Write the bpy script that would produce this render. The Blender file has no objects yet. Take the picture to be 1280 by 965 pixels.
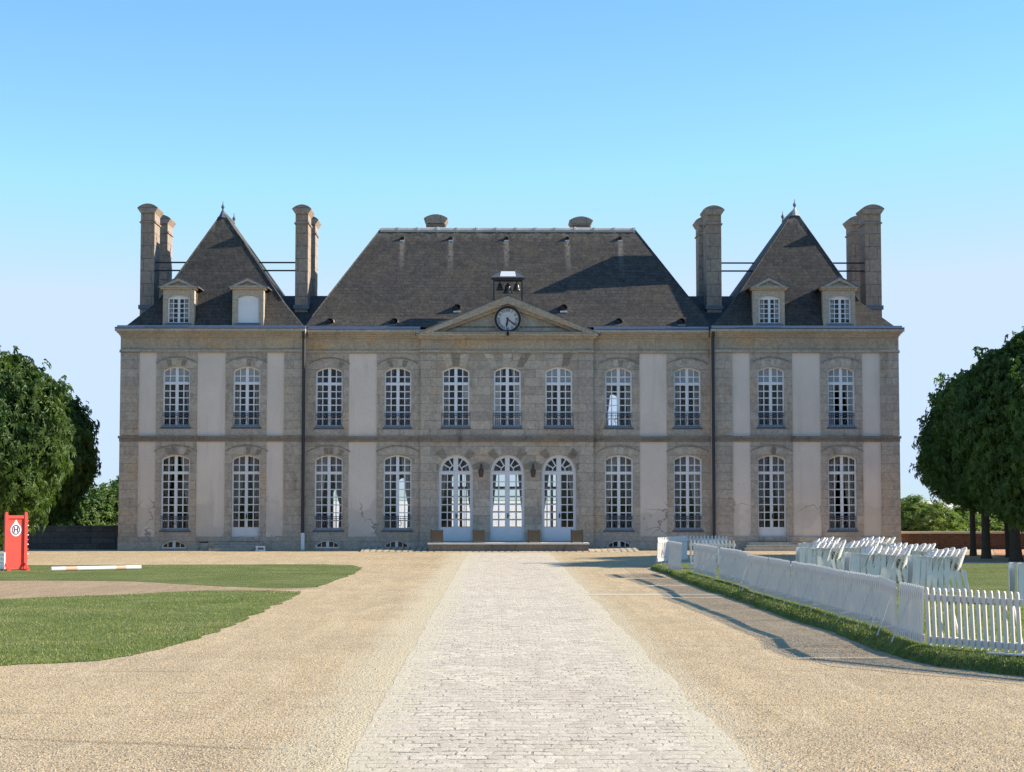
import bpy, bmesh, math, random
from mathutils import Vector, Matrix, noise
R = math.radians
rnd = random.Random(7)
S = bpy.context.scene
COL = S.collection

# ------------------------------------------------------------------ camera
F = 2250.0                                   # focal length in photograph pixels (1280 wide)
EYE = 2.1
PITCH, YAW = math.atan(142/F), math.atan(17/F)
cam = bpy.data.cameras.new('camera'); cam.lens = 36*F/1280; cam.sensor_width = 36
cam.clip_start = .1; cam.clip_end = 6000
camo = bpy.data.objects.new('camera', cam); COL.objects.link(camo)
camo.location = (0, 0, EYE); camo.rotation_euler = (math.pi/2+PITCH, 0, -YAW)
S.camera = camo
_f = Vector((math.sin(YAW)*math.cos(PITCH), math.cos(YAW)*math.cos(PITCH), math.sin(PITCH)))
_r = Vector((math.cos(YAW), -math.sin(YAW), 0)); _u = _r.cross(_f)

def P(px, py, Y):                            # where the photograph's pixel lies at depth Y
    d = _f*F + _r*(px-640) + _u*(482.5-py)
    return Vector((0, 0, EYE)) + d*(Y/d.y)

def G(px, py, z=0.0):                        # where it lies on level ground of height z
    d = _f*F + _r*(px-640) + _u*(482.5-py)
    return Vector((0, 0, EYE)) + d*((z-EYE)/d.z)

def fx(px, Y=75.0): return P(px, 550, Y).x
def fz(py, Y=75.0): return P(637, py, Y).z

# ------------------------------------------------------------------ materials
class NT:
    def __init__(s, name, base=(.5, .5, .5), rough=.8, spec=.3, metal=0.0):
        s.m = bpy.data.materials.new(name); s.m.use_nodes = True
        s.t = s.m.node_tree; s.b = s.t.nodes['Principled BSDF']
        s.b.inputs['Base Color'].default_value = (*base, 1)
        s.b.inputs['Roughness'].default_value = rough
        s.b.inputs['Specular IOR Level'].default_value = spec
        s.b.inputs['Metallic'].default_value = metal
        s.co = s.n('ShaderNodeTexCoord').outputs['Object']
    def n(s, typ, **kw):
        x = s.t.nodes.new(typ)
        for k, v in kw.items(): setattr(x, k, v)
        return x
    def put(s, sock, v):
        if hasattr(v, 'is_output') or isinstance(v, bpy.types.NodeSocket): s.t.links.new(v, sock)
        elif isinstance(v, (tuple, list)) and len(v) == 3 and sock.type == 'RGBA': sock.default_value = (*v, 1)
        else: sock.default_value = v
    def math(s, op, a, b=0.0, c=0.0):
        x = s.n('ShaderNodeMath', operation=op)
        s.put(x.inputs[0], a); s.put(x.inputs[1], b); s.put(x.inputs[2], c)
        return x.outputs[0]
    def noise(s, scale, detail=4, rough=.55, vec=None, dist=0.0):
        x = s.n('ShaderNodeTexNoise'); x.inputs['Scale'].default_value = scale
        x.inputs['Detail'].default_value = detail; x.inputs['Roughness'].default_value = rough
        x.inputs['Distortion'].default_value = dist
        s.t.links.new(vec or s.co, x.inputs['Vector']); return x.outputs['Fac']
    def voro(s, scale, feature='F1', vec=None, out='Distance', rand=1.0):
        x = s.n('ShaderNodeTexVoronoi', feature=feature); x.inputs['Scale'].default_value = scale
        x.inputs['Randomness'].default_value = rand
        s.t.links.new(vec or s.co, x.inputs['Vector']); return x.outputs[out]
    def ramp(s, fac, stops):
        x = s.n('ShaderNodeValToRGB'); s.t.links.new(fac, x.inputs[0])
        e = x.color_ramp.elements
        while len(e) < len(stops): e.new(.5)
        for el, (p, c) in zip(e, stops):
            el.position = p; el.color = (*c, 1) if isinstance(c, (tuple, list)) else (c, c, c, 1)
        return x.outputs[0]
    def step(s, v, lo, hi):
        x = s.n('ShaderNodeMapRange', interpolation_type='SMOOTHSTEP'); x.clamp = True
        s.put(x.inputs[0], v); x.inputs[1].default_value = lo; x.inputs[2].default_value = hi
        return x.outputs[0]
    def mix(s, fac, a, b, mode='MIX'):
        x = s.n('ShaderNodeMixRGB', blend_type=mode)
        s.put(x.inputs[0], fac); s.put(x.inputs[1], a); s.put(x.inputs[2], b); return x.outputs[0]
    def xyz(s, v=None):
        x = s.n('ShaderNodeSeparateXYZ'); s.t.links.new(v or s.co, x.inputs[0]); return x.outputs
    def vec(s, x, y, z):
        c = s.n('ShaderNodeCombineXYZ')
        for i, v in enumerate((x, y, z)): s.put(c.inputs[i], v)
        return c.outputs[0]
    def scalev(s, sx, sy, sz, v=None):
        x = s.n('ShaderNodeMapping'); x.inputs['Scale'].default_value = (sx, sy, sz)
        s.t.links.new(v or s.co, x.inputs['Vector']); return x.outputs[0]
    def brick(s, vec, w, h, mortar, c1=(1, 1, 1), c2=(0, 0, 0), cm=(0, 0, 0), off=.5, bias=0.0, smooth=.1):
        x = s.n('ShaderNodeTexBrick'); x.offset = off
        s.t.links.new(vec, x.inputs['Vector'])
        for k, v in (('Color1', c1), ('Color2', c2), ('Mortar', cm)): x.inputs[k].default_value = (*v, 1)
        x.inputs['Scale'].default_value = 1; x.inputs['Mortar Size'].default_value = mortar
        x.inputs['Mortar Smooth'].default_value = smooth; x.inputs['Bias'].default_value = bias
        x.inputs['Brick Width'].default_value = w; x.inputs['Row Height'].default_value = h
        return x.outputs
    def color(s, c): s.put(s.b.inputs['Base Color'], c); return s
    def bump(s, h, dist, strength=1.0):
        x = s.n('ShaderNodeBump'); x.inputs['Distance'].default_value = dist; x.inputs['Strength'].default_value = strength
        s.put(x.inputs['Height'], h); s.t.links.new(x.outputs[0], s.b.inputs['Normal']); return s

def plain(name, base, rough=.7, spec=.3, metal=0.0, vary=.12, scale=6.0):
    t = NT(name, base, rough, spec, metal)
    n = t.noise(scale, 5)
    t.color(t.mix(n, tuple(c*(1-vary) for c in base), tuple(min(1, c*(1+vary)) for c in base)))
    return t.m

def stone(name, c1, c2, bw=.78, bh=.34, mort=.012, dark=.7, warm=.5, mortc=.55):
    t = NT(name, c1, .9, .2)
    x, y, z = t.xyz()
    v = t.vec(t.math('ADD', x, y), z, 0.0)
    wob = t.noise(1.3, 2); v2 = t.vec(t.math('ADD', t.math('ADD', x, y), t.math('MULTIPLY', wob, .12)), z, 0.0)
    br = t.brick(v2, bw, bh, mort)
    col = t.mix(br[0], c1, c2)
    wn = t.noise(.55, 4, .6)
    col = t.mix(t.math('MULTIPLY', t.step(wn, .5, .72), warm), col, (c1[0]*1.15, c1[1]*.92, c1[2]*.66))
    st = t.noise(1.1, 6, .65, t.scalev(1.6, 1.6, .5))
    col = t.mix(t.math('MULTIPLY', t.step(st, .52, .75), dark), col, tuple(c*.42 for c in c1))
    fine = t.noise(9, 6, .7)
    col = t.mix(t.step(fine, .25, .8), t.mix(1, col, (.72, .72, .72), 'MULTIPLY'), t.mix(1, col, (1.18, 1.18, 1.18), 'MULTIPLY'))
    grit = t.noise(45, 3, .7)
    col = t.mix(1, col, t.ramp(grit, [(.3, .8), (.7, 1.15)]), 'MULTIPLY')
    col = t.mix(br[1], col, t.mix(1, col, (mortc, mortc, mortc), 'MULTIPLY'))
    t.color(col)
    h = t.math('SUBTRACT', t.math('MULTIPLY', fine, .6), br[1])
    t.bump(h, .012, .8)
    return t.m

def plaster():
    c = (.71, .60, .515)
    t = NT('lime_plaster', c, .92, .15)
    x, y, z = t.xyz()
    big = t.noise(.45, 5, .6); fine = t.noise(14, 5, .7); mid = t.noise(2.2, 6, .65)
    col = t.mix(t.step(big, .3, .7), tuple(k*.93 for k in c), tuple(k*1.06 for k in c))
    col = t.mix(1, col, t.ramp(fine, [(.3, .93), (.7, 1.05)]), 'MULTIPLY')
    streak = t.noise(1.0, 4, .6, t.scalev(2.2, 2.2, .22))
    col = t.mix(t.math('MULTIPLY', t.step(streak, .5, .74), .5), col, tuple(k*.7 for k in c))
    # repaired and damp patches low on the wall, with cracked outlines
    edge = t.math('ADD', z, t.math('MULTIPLY', t.math('SUBTRACT', t.noise(.8, 3), .5), 2.6))
    low = t.step(edge, 2.0, 1.75)
    patch = t.math('MULTIPLY', low, t.step(t.noise(.55, 3, .55), .40, .43))
    col = t.mix(t.math('MULTIPLY', patch, .75), col, t.mix(mid, (.46, .385, .32), (.70, .595, .51)))
    ve = t.n('ShaderNodeTexVoronoi', feature='DISTANCE_TO_EDGE'); ve.inputs['Scale'].default_value = .9
    wv = t.n('ShaderNodeVectorMath', operation='ADD'); t.t.links.new(t.co, wv.inputs[0])
    nz = t.n('ShaderNodeTexNoise'); nz.inputs['Scale'].default_value = 2.5; nz.inputs['Detail'].default_value = 5
    t.t.links.new(t.co, nz.inputs['Vector']); t.t.links.new(nz.outputs['Color'], wv.inputs[1])
    t.t.links.new(wv.outputs[0], ve.inputs['Vector'])
    crack = t.math('MULTIPLY', t.step(ve.outputs[0], .03, .006), t.math('MULTIPLY', t.step(edge, 2.5, 2.0), t.step(t.noise(.5, 2), .5, .56)))
    col = t.mix(t.math('MULTIPLY', crack, .75), col, (.13, .115, .1))
    t.color(col); t.bump(fine, .006, .6)
    return t.m

def slate():
    t = NT('slate_tiles', (.1, .1, .1), .75, .3)
    x, y, z = t.xyz()
    u = t.math('ADD', x, t.math('MULTIPLY', y, .6))
    br = t.brick(t.vec(u, t.math('ADD', z, t.math('MULTIPLY', t.noise(.8, 2), .08)), 0.0), .34, .15, .014)
    col = t.mix(br[0], (.046, .040, .037), (.072, .063, .056))
    lich = t.noise(.7, 6, .7); fine = t.noise(11, 5, .75); sp = t.noise(34, 2, .6)
    col = t.mix(t.math('MULTIPLY', t.step(lich, .42, .7), .7), col, (.088, .074, .055))
    col = t.mix(1, col, t.ramp(fine, [(.25, .5), (.75, 1.5)]), 'MULTIPLY')
    col = t.mix(t.math('MULTIPLY', br[1], .22), col, (.02, .018, .018))
    vst = t.noise(2.4, 5, .75, t.scalev(2.5, 2.5, .25))
    col = t.mix(1, col, t.ramp(vst, [(.3, .62), (.7, 1.38)]), 'MULTIPLY')
    moss = t.noise(1.9, 6, .75, t.scalev(1.3, 1.3, .6))
    col = t.mix(t.math('MULTIPLY', t.step(moss, .54, .7), .7), col, (.085, .082, .045))
    col = t.mix(t.math('MULTIPLY', t.step(sp, .64, .74), .55), col, (.2, .185, .16))
    # lime run-off under the upper vents and the mortared ridge (object origin is the facade centre)
    total = 0.0
    for px in VENT_TOP:
        xv = P(px, 300, 79.0).x-ROOT.x
        d = t.math('ABSOLUTE', t.math('SUBTRACT', x, t.math('ADD', xv, t.math('MULTIPLY', t.math('SUBTRACT', t.noise(1.5, 2), .5), .1))))
        g = t.step(d, .17, .03)
        total = g if total == 0.0 else t.math('MAXIMUM', total, g)
    zt = fz(298, 79.0)
    run = t.math('MULTIPLY', total, t.math('MULTIPLY', t.step(z, zt-2.1, zt-.3), t.step(z, zt+.1, zt)))
    run = t.math('MULTIPLY', run, t.step(t.noise(6, 4, .7, t.scalev(1.5, 1.5, .4)), .3, .62))
    rz = fz(287, 79.5)
    top = t.math('MULTIPLY', t.step(z, rz-.75, rz-.1), t.step(t.noise(3, 5, .7, t.scalev(1.4, 1.4, .3)), .42, .68))
    col = t.mix(t.math('MULTIPLY', t.math('MAXIMUM', run, t.math('MULTIPLY', top, .6)), .75), col, (.24, .215, .18))
    t.color(col)
    t.bump(t.math('SUBTRACT', t.math('ADD', t.math('MULTIPLY', br[0], .5), t.math('MULTIPLY', fine, .5)), br[1]), .015, .5)
    return t.m

def gravel(name, tone, dust=False, dark=1.0):
    t = NT(name, tone, .95, .12)
    x, y, z = t.xyz()
    a = t.noise(2.2, 5, .6); b = t.noise(.3, 4, .6); c = t.noise(22, 4, .8); peb = t.voro(46, out='Color'); pd = t.voro(46); pd2 = t.voro(21)
    ps = t.n('ShaderNodeSeparateColor'); t.t.links.new(peb, ps.inputs[0])
    col = t.mix(t.step(b, .3, .7), tuple(k*.9 for k in tone), (tone[0]*1.06, tone[1]*1.04, tone[2]*1.0))
    col = t.mix(1, col, t.ramp(a, [(.25, .88), (.75, 1.1)]), 'MULTIPLY')
    col = t.mix(1, col, t.ramp(ps.outputs[0], [(0, .42), (.12, .78), (.6, 1.02), (1, 1.32)]), 'MULTIPLY')
    col = t.mix(t.math('MULTIPLY', t.step(ps.outputs[1], .82, .9), .45), col, (tone[0]*.95, tone[1]*.78, tone[2]*.62))
    tr = t.noise(3.0, 3, .6, t.scalev(1.0, .05, 1))
    col = t.mix(1, col, t.ramp(tr, [(.3, .94), (.7, 1.06)]), 'MULTIPLY')
    damp = t.noise(1.1, 6, .75)
    col = t.mix(t.math('MULTIPLY', t.step(damp, .5, .72), .5), col, (tone[0]*.72, tone[1]*.66, tone[2]*.6))
    stk_ = t.noise(1.7, 5, .7, t.scalev(1.4, .22, 1), .8)
    col = t.mix(t.math('MULTIPLY', t.step(stk_, .48, .68), .45), col, (tone[0]*1.22, tone[1]*1.24, tone[2]*1.28))
    if dust:
        # pale yellow sand swept along the edge of the paved drive
        e = t.math('ADD', x, t.math('MULTIPLY', t.math('SUBTRACT', t.noise(.9, 6, .7), .5), 1.3))
        m = t.math('MULTIPLY', t.step(e, -2.15, -1.5), t.step(x, .5, 0.0))
        col = t.mix(t.math('MULTIPLY', m, .8), col, t.mix(c, (.53, .43, .28), (.69, .59, .41)))
        e2 = t.math('ADD', x, t.math('MULTIPLY', t.math('SUBTRACT', t.noise(.8, 6, .7), .5), 1.0))
        m2 = t.math('MULTIPLY', t.step(e2, 2.5, 2.1), t.step(x, 1.0, 1.5))
        col = t.mix(t.math('MULTIPLY', m2, .6), col, t.mix(c, (.5, .41, .27), (.66, .56, .4)))
        # scuffs and drag lines
        sc = t.noise(1.6, 5, .7, t.scalev(.35, 2.2, 1), .6)
        col = t.mix(t.math('MULTIPLY', t.step(sc, .6, .68), .5), col, tuple(k*.5 for k in tone))
        tk = t.math('ABSOLUTE', t.math('SUBTRACT', y, t.math('ADD', 14.7, t.math('ADD', t.math('MULTIPLY', x, -.28), t.math('MULTIPLY', t.noise(1.2, 3), .25)))))
        col = t.mix(t.math('MULTIPLY', t.math('MULTIPLY', t.step(tk, .10, .03), t.step(x, -1.6, -2.2)), .6), col, tuple(k*.45 for k in tone))
    if dark != 1: col = t.mix(1, col, (dark, dark, dark), 'MULTIPLY')
    t.color(col)
    t.bump(t.math('ADD', t.math('ADD', t.math('MULTIPLY', pd, -.55), t.math('MULTIPLY', pd2, -.35)), t.math('MULTIPLY', c, .8)), .022, .75)
    return t.m

def setts():
    t = NT('stone_setts', (.5, .45, .4), .9, .15)
    x, y, z = t.xyz()
    w1 = t.noise(.9, 3); w2 = t.noise(4.5, 3)
    wy = t.math('ADD', y, t.math('ADD', t.math('MULTIPLY', w1, .34), t.math('MULTIPLY', w2, .09)))
    wx = t.math('ADD', x, t.math('ADD', t.math('MULTIPLY', t.noise(2.3, 3), .16), t.math('MULTIPLY', t.noise(6, 2), .05)))
    v = t.vec(wx, wy, 0.0)
    br = t.brick(v, .16, .23, .016, smooth=.7)
    fr_ = t.math('FRACT', t.math('DIVIDE', wy, .23))
    row = t.step(t.math('ABSOLUTE', t.math('SUBTRACT', fr_, .5)), .36, .45)     # joints across the drive, widened to paint in the cobbles' shaded sides
    a = t.noise(.4, 5, .6); f = t.noise(11, 6, .75); g = t.noise(60, 3, .7)
    col = t.mix(br[0], (.58, .49, .38), (.74, .64, .50))
    col = t.mix(t.math('MULTIPLY', t.step(a, .45, .7), .65), col, (.59, .48, .395))
    col = t.mix(1, col, t.ramp(f, [(.22, .78), (.78, 1.12)]), 'MULTIPLY')
    col = t.mix(1, col, t.ramp(g, [(.25, .84), (.75, 1.12)]), 'MULTIPLY')
    joint_shade = t.math('MULTIPLY', t.math('MAXIMUM', row, t.math('MULTIPLY', br[1], .7)), t.step(t.noise(3.6, 6, .8, t.scalev(1.1, 1.7, 1)), .46, .58))
    dust_ = t.step(t.noise(.55, 5, .65), .62, .42)
    joint_shade = t.math('MULTIPLY', joint_shade, t.math('ADD', .45, t.math('MULTIPLY', dust_, .55)))
    col = t.mix(t.math('MULTIPLY', joint_shade, .9), col, (.13, .1, .075))
    sand = t.math('MULTIPLY', br[1], t.math('SUBTRACT', 1.0, joint_shade))
    col = t.mix(t.math('MULTIPLY', sand, .45), col, (.68, .58, .44))
    pits = t.step(t.noise(26, 3, .8), .66, .74)
    col = t.mix(t.math('MULTIPLY', pits, .4), col, (.22, .18, .14))
    # sand blown over the borders
    e = t.math('ADD', t.math('ABSOLUTE', t.math('SUBTRACT', x, .42)), t.math('MULTIPLY', t.math('SUBTRACT', t.noise(1.3, 6, .75), .5), 1.2))
    col = t.mix(t.math('MULTIPLY', t.step(e, 1.02, 1.62), .9), col, t.mix(f, (.53, .44, .31), (.69, .6, .44)))
    t.color(col)
    t.bump(t.math('ADD', t.math('MULTIPLY', joint_shade, -.6), t.math('MULTIPLY', f, .9)), .022, .8)
    return t.m

def turf(name='turf', k=1.0):
    t = NT(name, (.1, .15, .04), .95, .1)
    a = t.noise(.5, 5, .65); f = t.noise(9, 6, .75); g = t.noise(60, 3, .8)
    col = t.mix(t.step(a, .3, .7), (.135*k, .175*k, .05*k), (.21*k, .24*k, .085*k))
    col = t.mix(t.math('MULTIPLY', t.step(f, .5, .7), .5), col, (.2*k, .2*k, .09*k))
    col = t.mix(t.math('MULTIPLY', t.step(t.noise(.33, 5, .7), .52, .68), .5), col, (.30*k, .27*k, .12*k))
    col = t.mix(1, col, t.ramp(g, [(.25, .45), (.75, 1.45)]), 'MULTIPLY')
    col = t.mix(t.math('MULTIPLY', t.step(t.noise(28, 2), .68, .73), .6), col, (.45, .45, .33))
    t.color(col); t.bump(t.math('ADD', f, g), .05, .9)
    return t.m

def leaf(name, c1, c2, sc=1.6, trans=.35):
    t = NT(name, c1, .5, .35)
    n = t.noise(sc, 4, .6); n2 = t.noise(14, 2)
    col = t.mix(t.step(n, .35, .65), c1, c2)
    if name == 'grass_blades': col = t.mix(t.math('MULTIPLY', t.step(t.noise(.33, 5, .7), .52, .68), .55), col, (.36, .32, .15))
    col = t.mix(1, col, t.ramp(n2, [(.3, .7), (.7, 1.3)]), 'MULTIPLY')
    t.color(col)
    tr = t.n('ShaderNodeBsdfTranslucent'); t.put(tr.inputs[0], t.mix(1, col, (1.3, 1.5, .6), 'MULTIPLY'))
    mx = t.n('ShaderNodeMixShader'); mx.inputs[0].default_value = trans
    out = t.t.nodes['Material Output']
    t.t.links.new(t.b.outputs[0], mx.inputs[1]); t.t.links.new(tr.outputs[0], mx.inputs[2]); t.t.links.new(mx.outputs[0], out.inputs[0])
    return t.m

def glass():
    t = NT('window_glass', (.9, .9, .9), .05)
    tr = t.n('ShaderNodeBsdfTransparent'); tr.inputs[0].default_value = (.88, .89, .9, 1)
    gl = t.n('ShaderNodeBsdfGlossy'); gl.inputs['Roughness'].default_value = .03
    fr = t.n('ShaderNodeFresnel'); fr.inputs['IOR'].default_value = 1.5
    bp = t.n('ShaderNodeBump'); bp.inputs['Distance'].default_value = .004; bp.inputs['Strength'].default_value = .3
    t.t.links.new(t.noise(2.5, 2), bp.inputs['Height']); t.t.links.new(bp.outputs[0], gl.inputs['Normal'])
    mx = t.n('ShaderNodeMixShader'); t.t.links.new(t.math('MULTIPLY', fr.outputs[0], .5), mx.inputs[0])
    t.t.links.new(tr.outputs[0], mx.inputs[1]); t.t.links.new(gl.outputs[0], mx.inputs[2])
    t.t.links.new(mx.outputs[0], t.t.nodes['Material Output'].inputs[0])
    return t.m

# ------------------------------------------------------------------ mesh builder
class MB:
    def __init__(s): s.v = []; s.f = []
    def add(s, vs, fs):
        k = len(s.v); s.v += [Vector(v) for v in vs]; s.f += [tuple(i+k for i in f) for f in fs]; return s
    def box(s, x0, x1, y0, y1, z0, z1):
        return s.add([(x0, y0, z0), (x1, y0, z0), (x1, y1, z0), (x0, y1, z0), (x0, y0, z1), (x1, y0, z1), (x1, y1, z1), (x0, y1, z1)],
                     [(3, 2, 1, 0), (4, 5, 6, 7), (0, 1, 5, 4), (1, 2, 6, 5), (2, 3, 7, 6), (3, 0, 4, 7)])
    def plate(s, outlines, ya, yb):           # outline(s) with holes in XZ, given thickness in Y
        cu = bpy.data.curves.new('outline', 'CURVE'); cu.dimensions = '2D'; cu.fill_mode = 'BOTH'; cu.extrude = abs(yb-ya)/2
        for o in outlines:
            sp = cu.splines.new('POLY'); sp.points.add(len(o)-1); sp.use_cyclic_u = True
            for p, (a, b) in zip(sp.points, o): p.co = (a, b, 0, 1)
        ob = bpy.data.objects.new('outline', cu)
        me = bpy.data.meshes.new_from_object(ob)
        yc = (ya+yb)/2
        s.add([(v.co.x, yc-v.co.z, v.co.y) for v in me.vertices], [tuple(p.vertices) for p in me.polygons])
        bpy.data.meshes.remove(me); bpy.data.objects.remove(ob); bpy.data.curves.remove(cu)
        return s
    def tube(s, pts, rad, n=8, cap=True):
        pts = [Vector(p) for p in pts]; k = len(s.v)
        rad = rad if isinstance(rad, (list, tuple)) else [rad]*len(pts)
        ref = None
        for i, p in enumerate(pts):
            d = (pts[min(i+1, len(pts)-1)]-pts[max(i-1, 0)]).normalized()
            if ref is None: ref = d.orthogonal().normalized()
            a = (ref-d*ref.dot(d)).normalized(); b = d.cross(a); ref = a
            for j in range(n):
                t = 2*math.pi*j/n; s.v.append(p+(a*math.cos(t)+b*math.sin(t))*rad[i])
        for i in range(len(pts)-1):
            for j in range(n):
                s.f.append((k+i*n+j, k+i*n+(j+1) % n, k+(i+1)*n+(j+1) % n, k+(i+1)*n+j))
        if cap:
            s.f.append(tuple(k+j for j in reversed(range(n)))); s.f.append(tuple(k+(len(pts)-1)*n+j for j in range(n)))
        return s
    def lathe(s, c, prof, n=16):
        k = len(s.v); c = Vector(c)
        for (r_, z) in prof:
            for j in range(n):
                t = 2*math.pi*j/n; s.v.append(c+Vector((r_*math.cos(t), r_*math.sin(t), z)))
        for i in range(len(prof)-1):
            for j in range(n): s.f.append((k+i*n+j, k+i*n+(j+1) % n, k+(i+1)*n+(j+1) % n, k+(i+1)*n+j))
        s.f.append(tuple(k+j for j in reversed(range(n)))); s.f.append(tuple(k+(len(prof)-1)*n+j for j in range(n)))
        return s
    def bar(s, a, b, w, h, up=(0, 0, 1)):     # rectangular bar from a to b
        a, b = Vector(a), Vector(b); d = (b-a).normalized(); u = Vector(up)
        if abs(d.dot(u)) > .98: u = Vector((0, 1, 0))
        r_ = d.cross(u).normalized()*w/2; u = r_.cross(d).normalized()*h/2
        return s.add([a-r_-u, a+r_-u, a+r_+u, a-r_+u, b-r_-u, b+r_-u, b+r_+u, b-r_+u],
                     [(0, 1, 2, 3), (7, 6, 5, 4), (0, 4, 5, 1), (1, 5, 6, 2), (2, 6, 7, 3), (3, 7, 4, 0)])
    def build(s, name, mat, parent=None, loc=None, world=True, smooth=False, fix=True):
        # vertices are world coordinates (world=True) or local to loc
        if parent is not None: base = parent['_w'] if '_w' in parent else (0, 0, 0)
        else: base = (0, 0, 0)
        base = Vector(base); loc = Vector(loc) if loc is not None else base
        me = bpy.data.meshes.new(name)
        vs = [v-loc for v in s.v] if world else s.v
        me.from_pydata([tuple(v) for v in vs], [], s.f)
        if fix:
            bm = bmesh.new(); bm.from_mesh(me); bmesh.ops.recalc_face_normals(bm, faces=bm.faces); bm.to_mesh(me); bm.free()
        if smooth: me.polygons.foreach_set('use_smooth', [True]*len(me.polygons))
        me.materials.append(mat)
        o = bpy.data.objects.new(name, me); COL.objects.link(o)
        o.location = loc-base
        if parent is not None: o.parent = parent
        o['_w'] = tuple(loc)
        return o

class Multi:
    """every shape added becomes a part of its own"""
    def __init__(s, name, mat): s.name, s.mat = name, mat
    def _mk(s, fn, a, parent=None):
        m = MB(); getattr(m, fn)(*a); return m.build(s.name, s.mat, parent or CH)
    def plate(s, *a, parent=None): return s._mk('plate', a, parent)
    def box(s, *a, parent=None): return s._mk('box', a, parent)
    def tube(s, *a, parent=None): return s._mk('tube', a, parent)

def tag(o, label=None, cat=None, group=None, kind=None):
    if label: o['label'] = label
    if cat: o['category'] = cat
    if group: o['group'] = group
    if kind: o['kind'] = kind
    return o

def empty(name, loc, label, cat, group=None, rz=0.0):
    o = bpy.data.objects.new(name, None); COL.objects.link(o); o.empty_display_size = .3
    o.location = loc; o.rotation_euler = (0, 0, rz); o['_w'] = tuple(loc)
    return tag(o, label, cat, group)

def place(src, parent, loc, name=None):       # copy of a local-coordinates part
    c = src.copy(); COL.objects.link(c); c.parent = parent; c.location = Vector(loc)-Vector(parent['_w']); c['_w'] = tuple(loc)
    return c

def copy_tree(o, parent=None):
    c = o.copy(); COL.objects.link(c)
    if parent is not None: c.parent = parent
    for ch in list(o.children): copy_tree(ch, c)
    return c

def ordinal(n): return ['first', 'second', 'third', 'fourth', 'fifth', 'sixth', 'seventh', 'eighth', 'ninth', 'tenth', 'eleventh', 'twelfth', 'thirteenth', 'fourteenth', 'fifteenth', 'sixteenth', 'seventeenth', 'eighteenth'][n]

VENT_TOP = (503, 563.5, 633, 709, 775)
YP, YB, YC = 75.0, 75.45, 75.28               # facade planes: pavilions, wings, centre
ROOT = Vector((fx(637), YP, 0))

M = {}
M['stone'] = stone('ashlar', (.56, .47, .38), (.40, .335, .275), bw=.95, bh=.36, mort=.01, mortc=.7)
M['stone2'] = stone('ashlar_weathered', (.52, .44, .36), (.42, .355, .295), bw=1.0, bh=.36, mort=.009, dark=.85, mortc=.74)
M['trim'] = stone('dressed_stone', (.53, .455, .37), (.45, .385, .31), bw=1.1, bh=.55, mort=.008, dark=.55, warm=.4, mortc=.7)
M['chim'] = stone('chimney_stone', (.40, .31, .245), (.33, .26, .21), bw=.7, bh=.55, mort=.014, dark=.7, warm=.5)
M['warm'] = stone('ochre_frieze_stone', (.50, .40, .29), (.42, .345, .265), bw=1.2, bh=.6, mort=.008, dark=.55, warm=.9, mortc=.7)
M['plaster'] = plaster()
M['slate'] = slate()
M['white'] = plain('white_paint', (.76, .76, .78), .5, .35, vary=.06, scale=3)
M['doorwhite'] = plain('door_paint', (.70, .685, .69), .5, .35, vary=.06, scale=3)
M['blind'] = plain('white_blind', (.6, .58, .56), .9, .1)
M['curtain'] = plain('grey_curtain', (.34, .30, .285), .95, .1, vary=.25)
M['curtain2'] = plain('tan_curtain', (.62, .56, .49), .95, .1, vary=.2)
M['glass'] = glass()
M['iron'] = plain('dark_iron', (.03, .032, .04), .5, .4)
M['bluei'] = plain('blue_grey_iron', (.07, .08, .11), .5, .4)
M['zinc'] = plain('zinc', (.2, .23, .31), .35, .5, metal=.7, vary=.3)
M['lead'] = plain('lead_flashing', (.13, .14, .17), .5, .4, metal=.3, vary=.25)
M['leadw'] = plain('sunlit_tone_metal', (.7, .7, .7), .45, .5, vary=.15, scale=12)  # near-white tone paints sunlight onto the vent hoods and belfry sheet
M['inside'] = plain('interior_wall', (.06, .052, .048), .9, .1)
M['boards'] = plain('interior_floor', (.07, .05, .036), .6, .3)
M['mortar'] = plain('ridge_mortar', (.5, .48, .46), .9, .1, vary=.3, scale=5)
M['bronze'] = plain('bell_bronze', (.05, .055, .045), .35, .5, metal=.6)
M['clock'] = plain('clock_face', (.55, .54, .54), .5, .3, vary=.05)
M['black'] = plain('black_paint', (.015, .014, .02), .5, .3)
M['planter'] = plain('planter_wood', (.13, .10, .07), .85, .15, vary=.3, scale=9)
M['string'] = stone('string_course_stone', (.29, .24, .195), (.24, .2, .165), bw=1.2, bh=.6, mort=.006, dark=1.0, warm=.2, mortc=.8)
M['vl'] = stone('pale_voussoir', (.60, .52, .43), (.52, .44, .36), bw=2, bh=2, mort=.004, dark=.35, warm=.2)
M['vd'] = stone('dark_voussoir', (.33, .275, .22), (.29, .24, .19), bw=2, bh=2, mort=.004, dark=.6, warm=.3)
M['step'] = stone('step_stone', (.50, .45, .37), (.43, .38, .33), bw=1.6, bh=.6, mort=.006, dark=.5, warm=.2)

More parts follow.
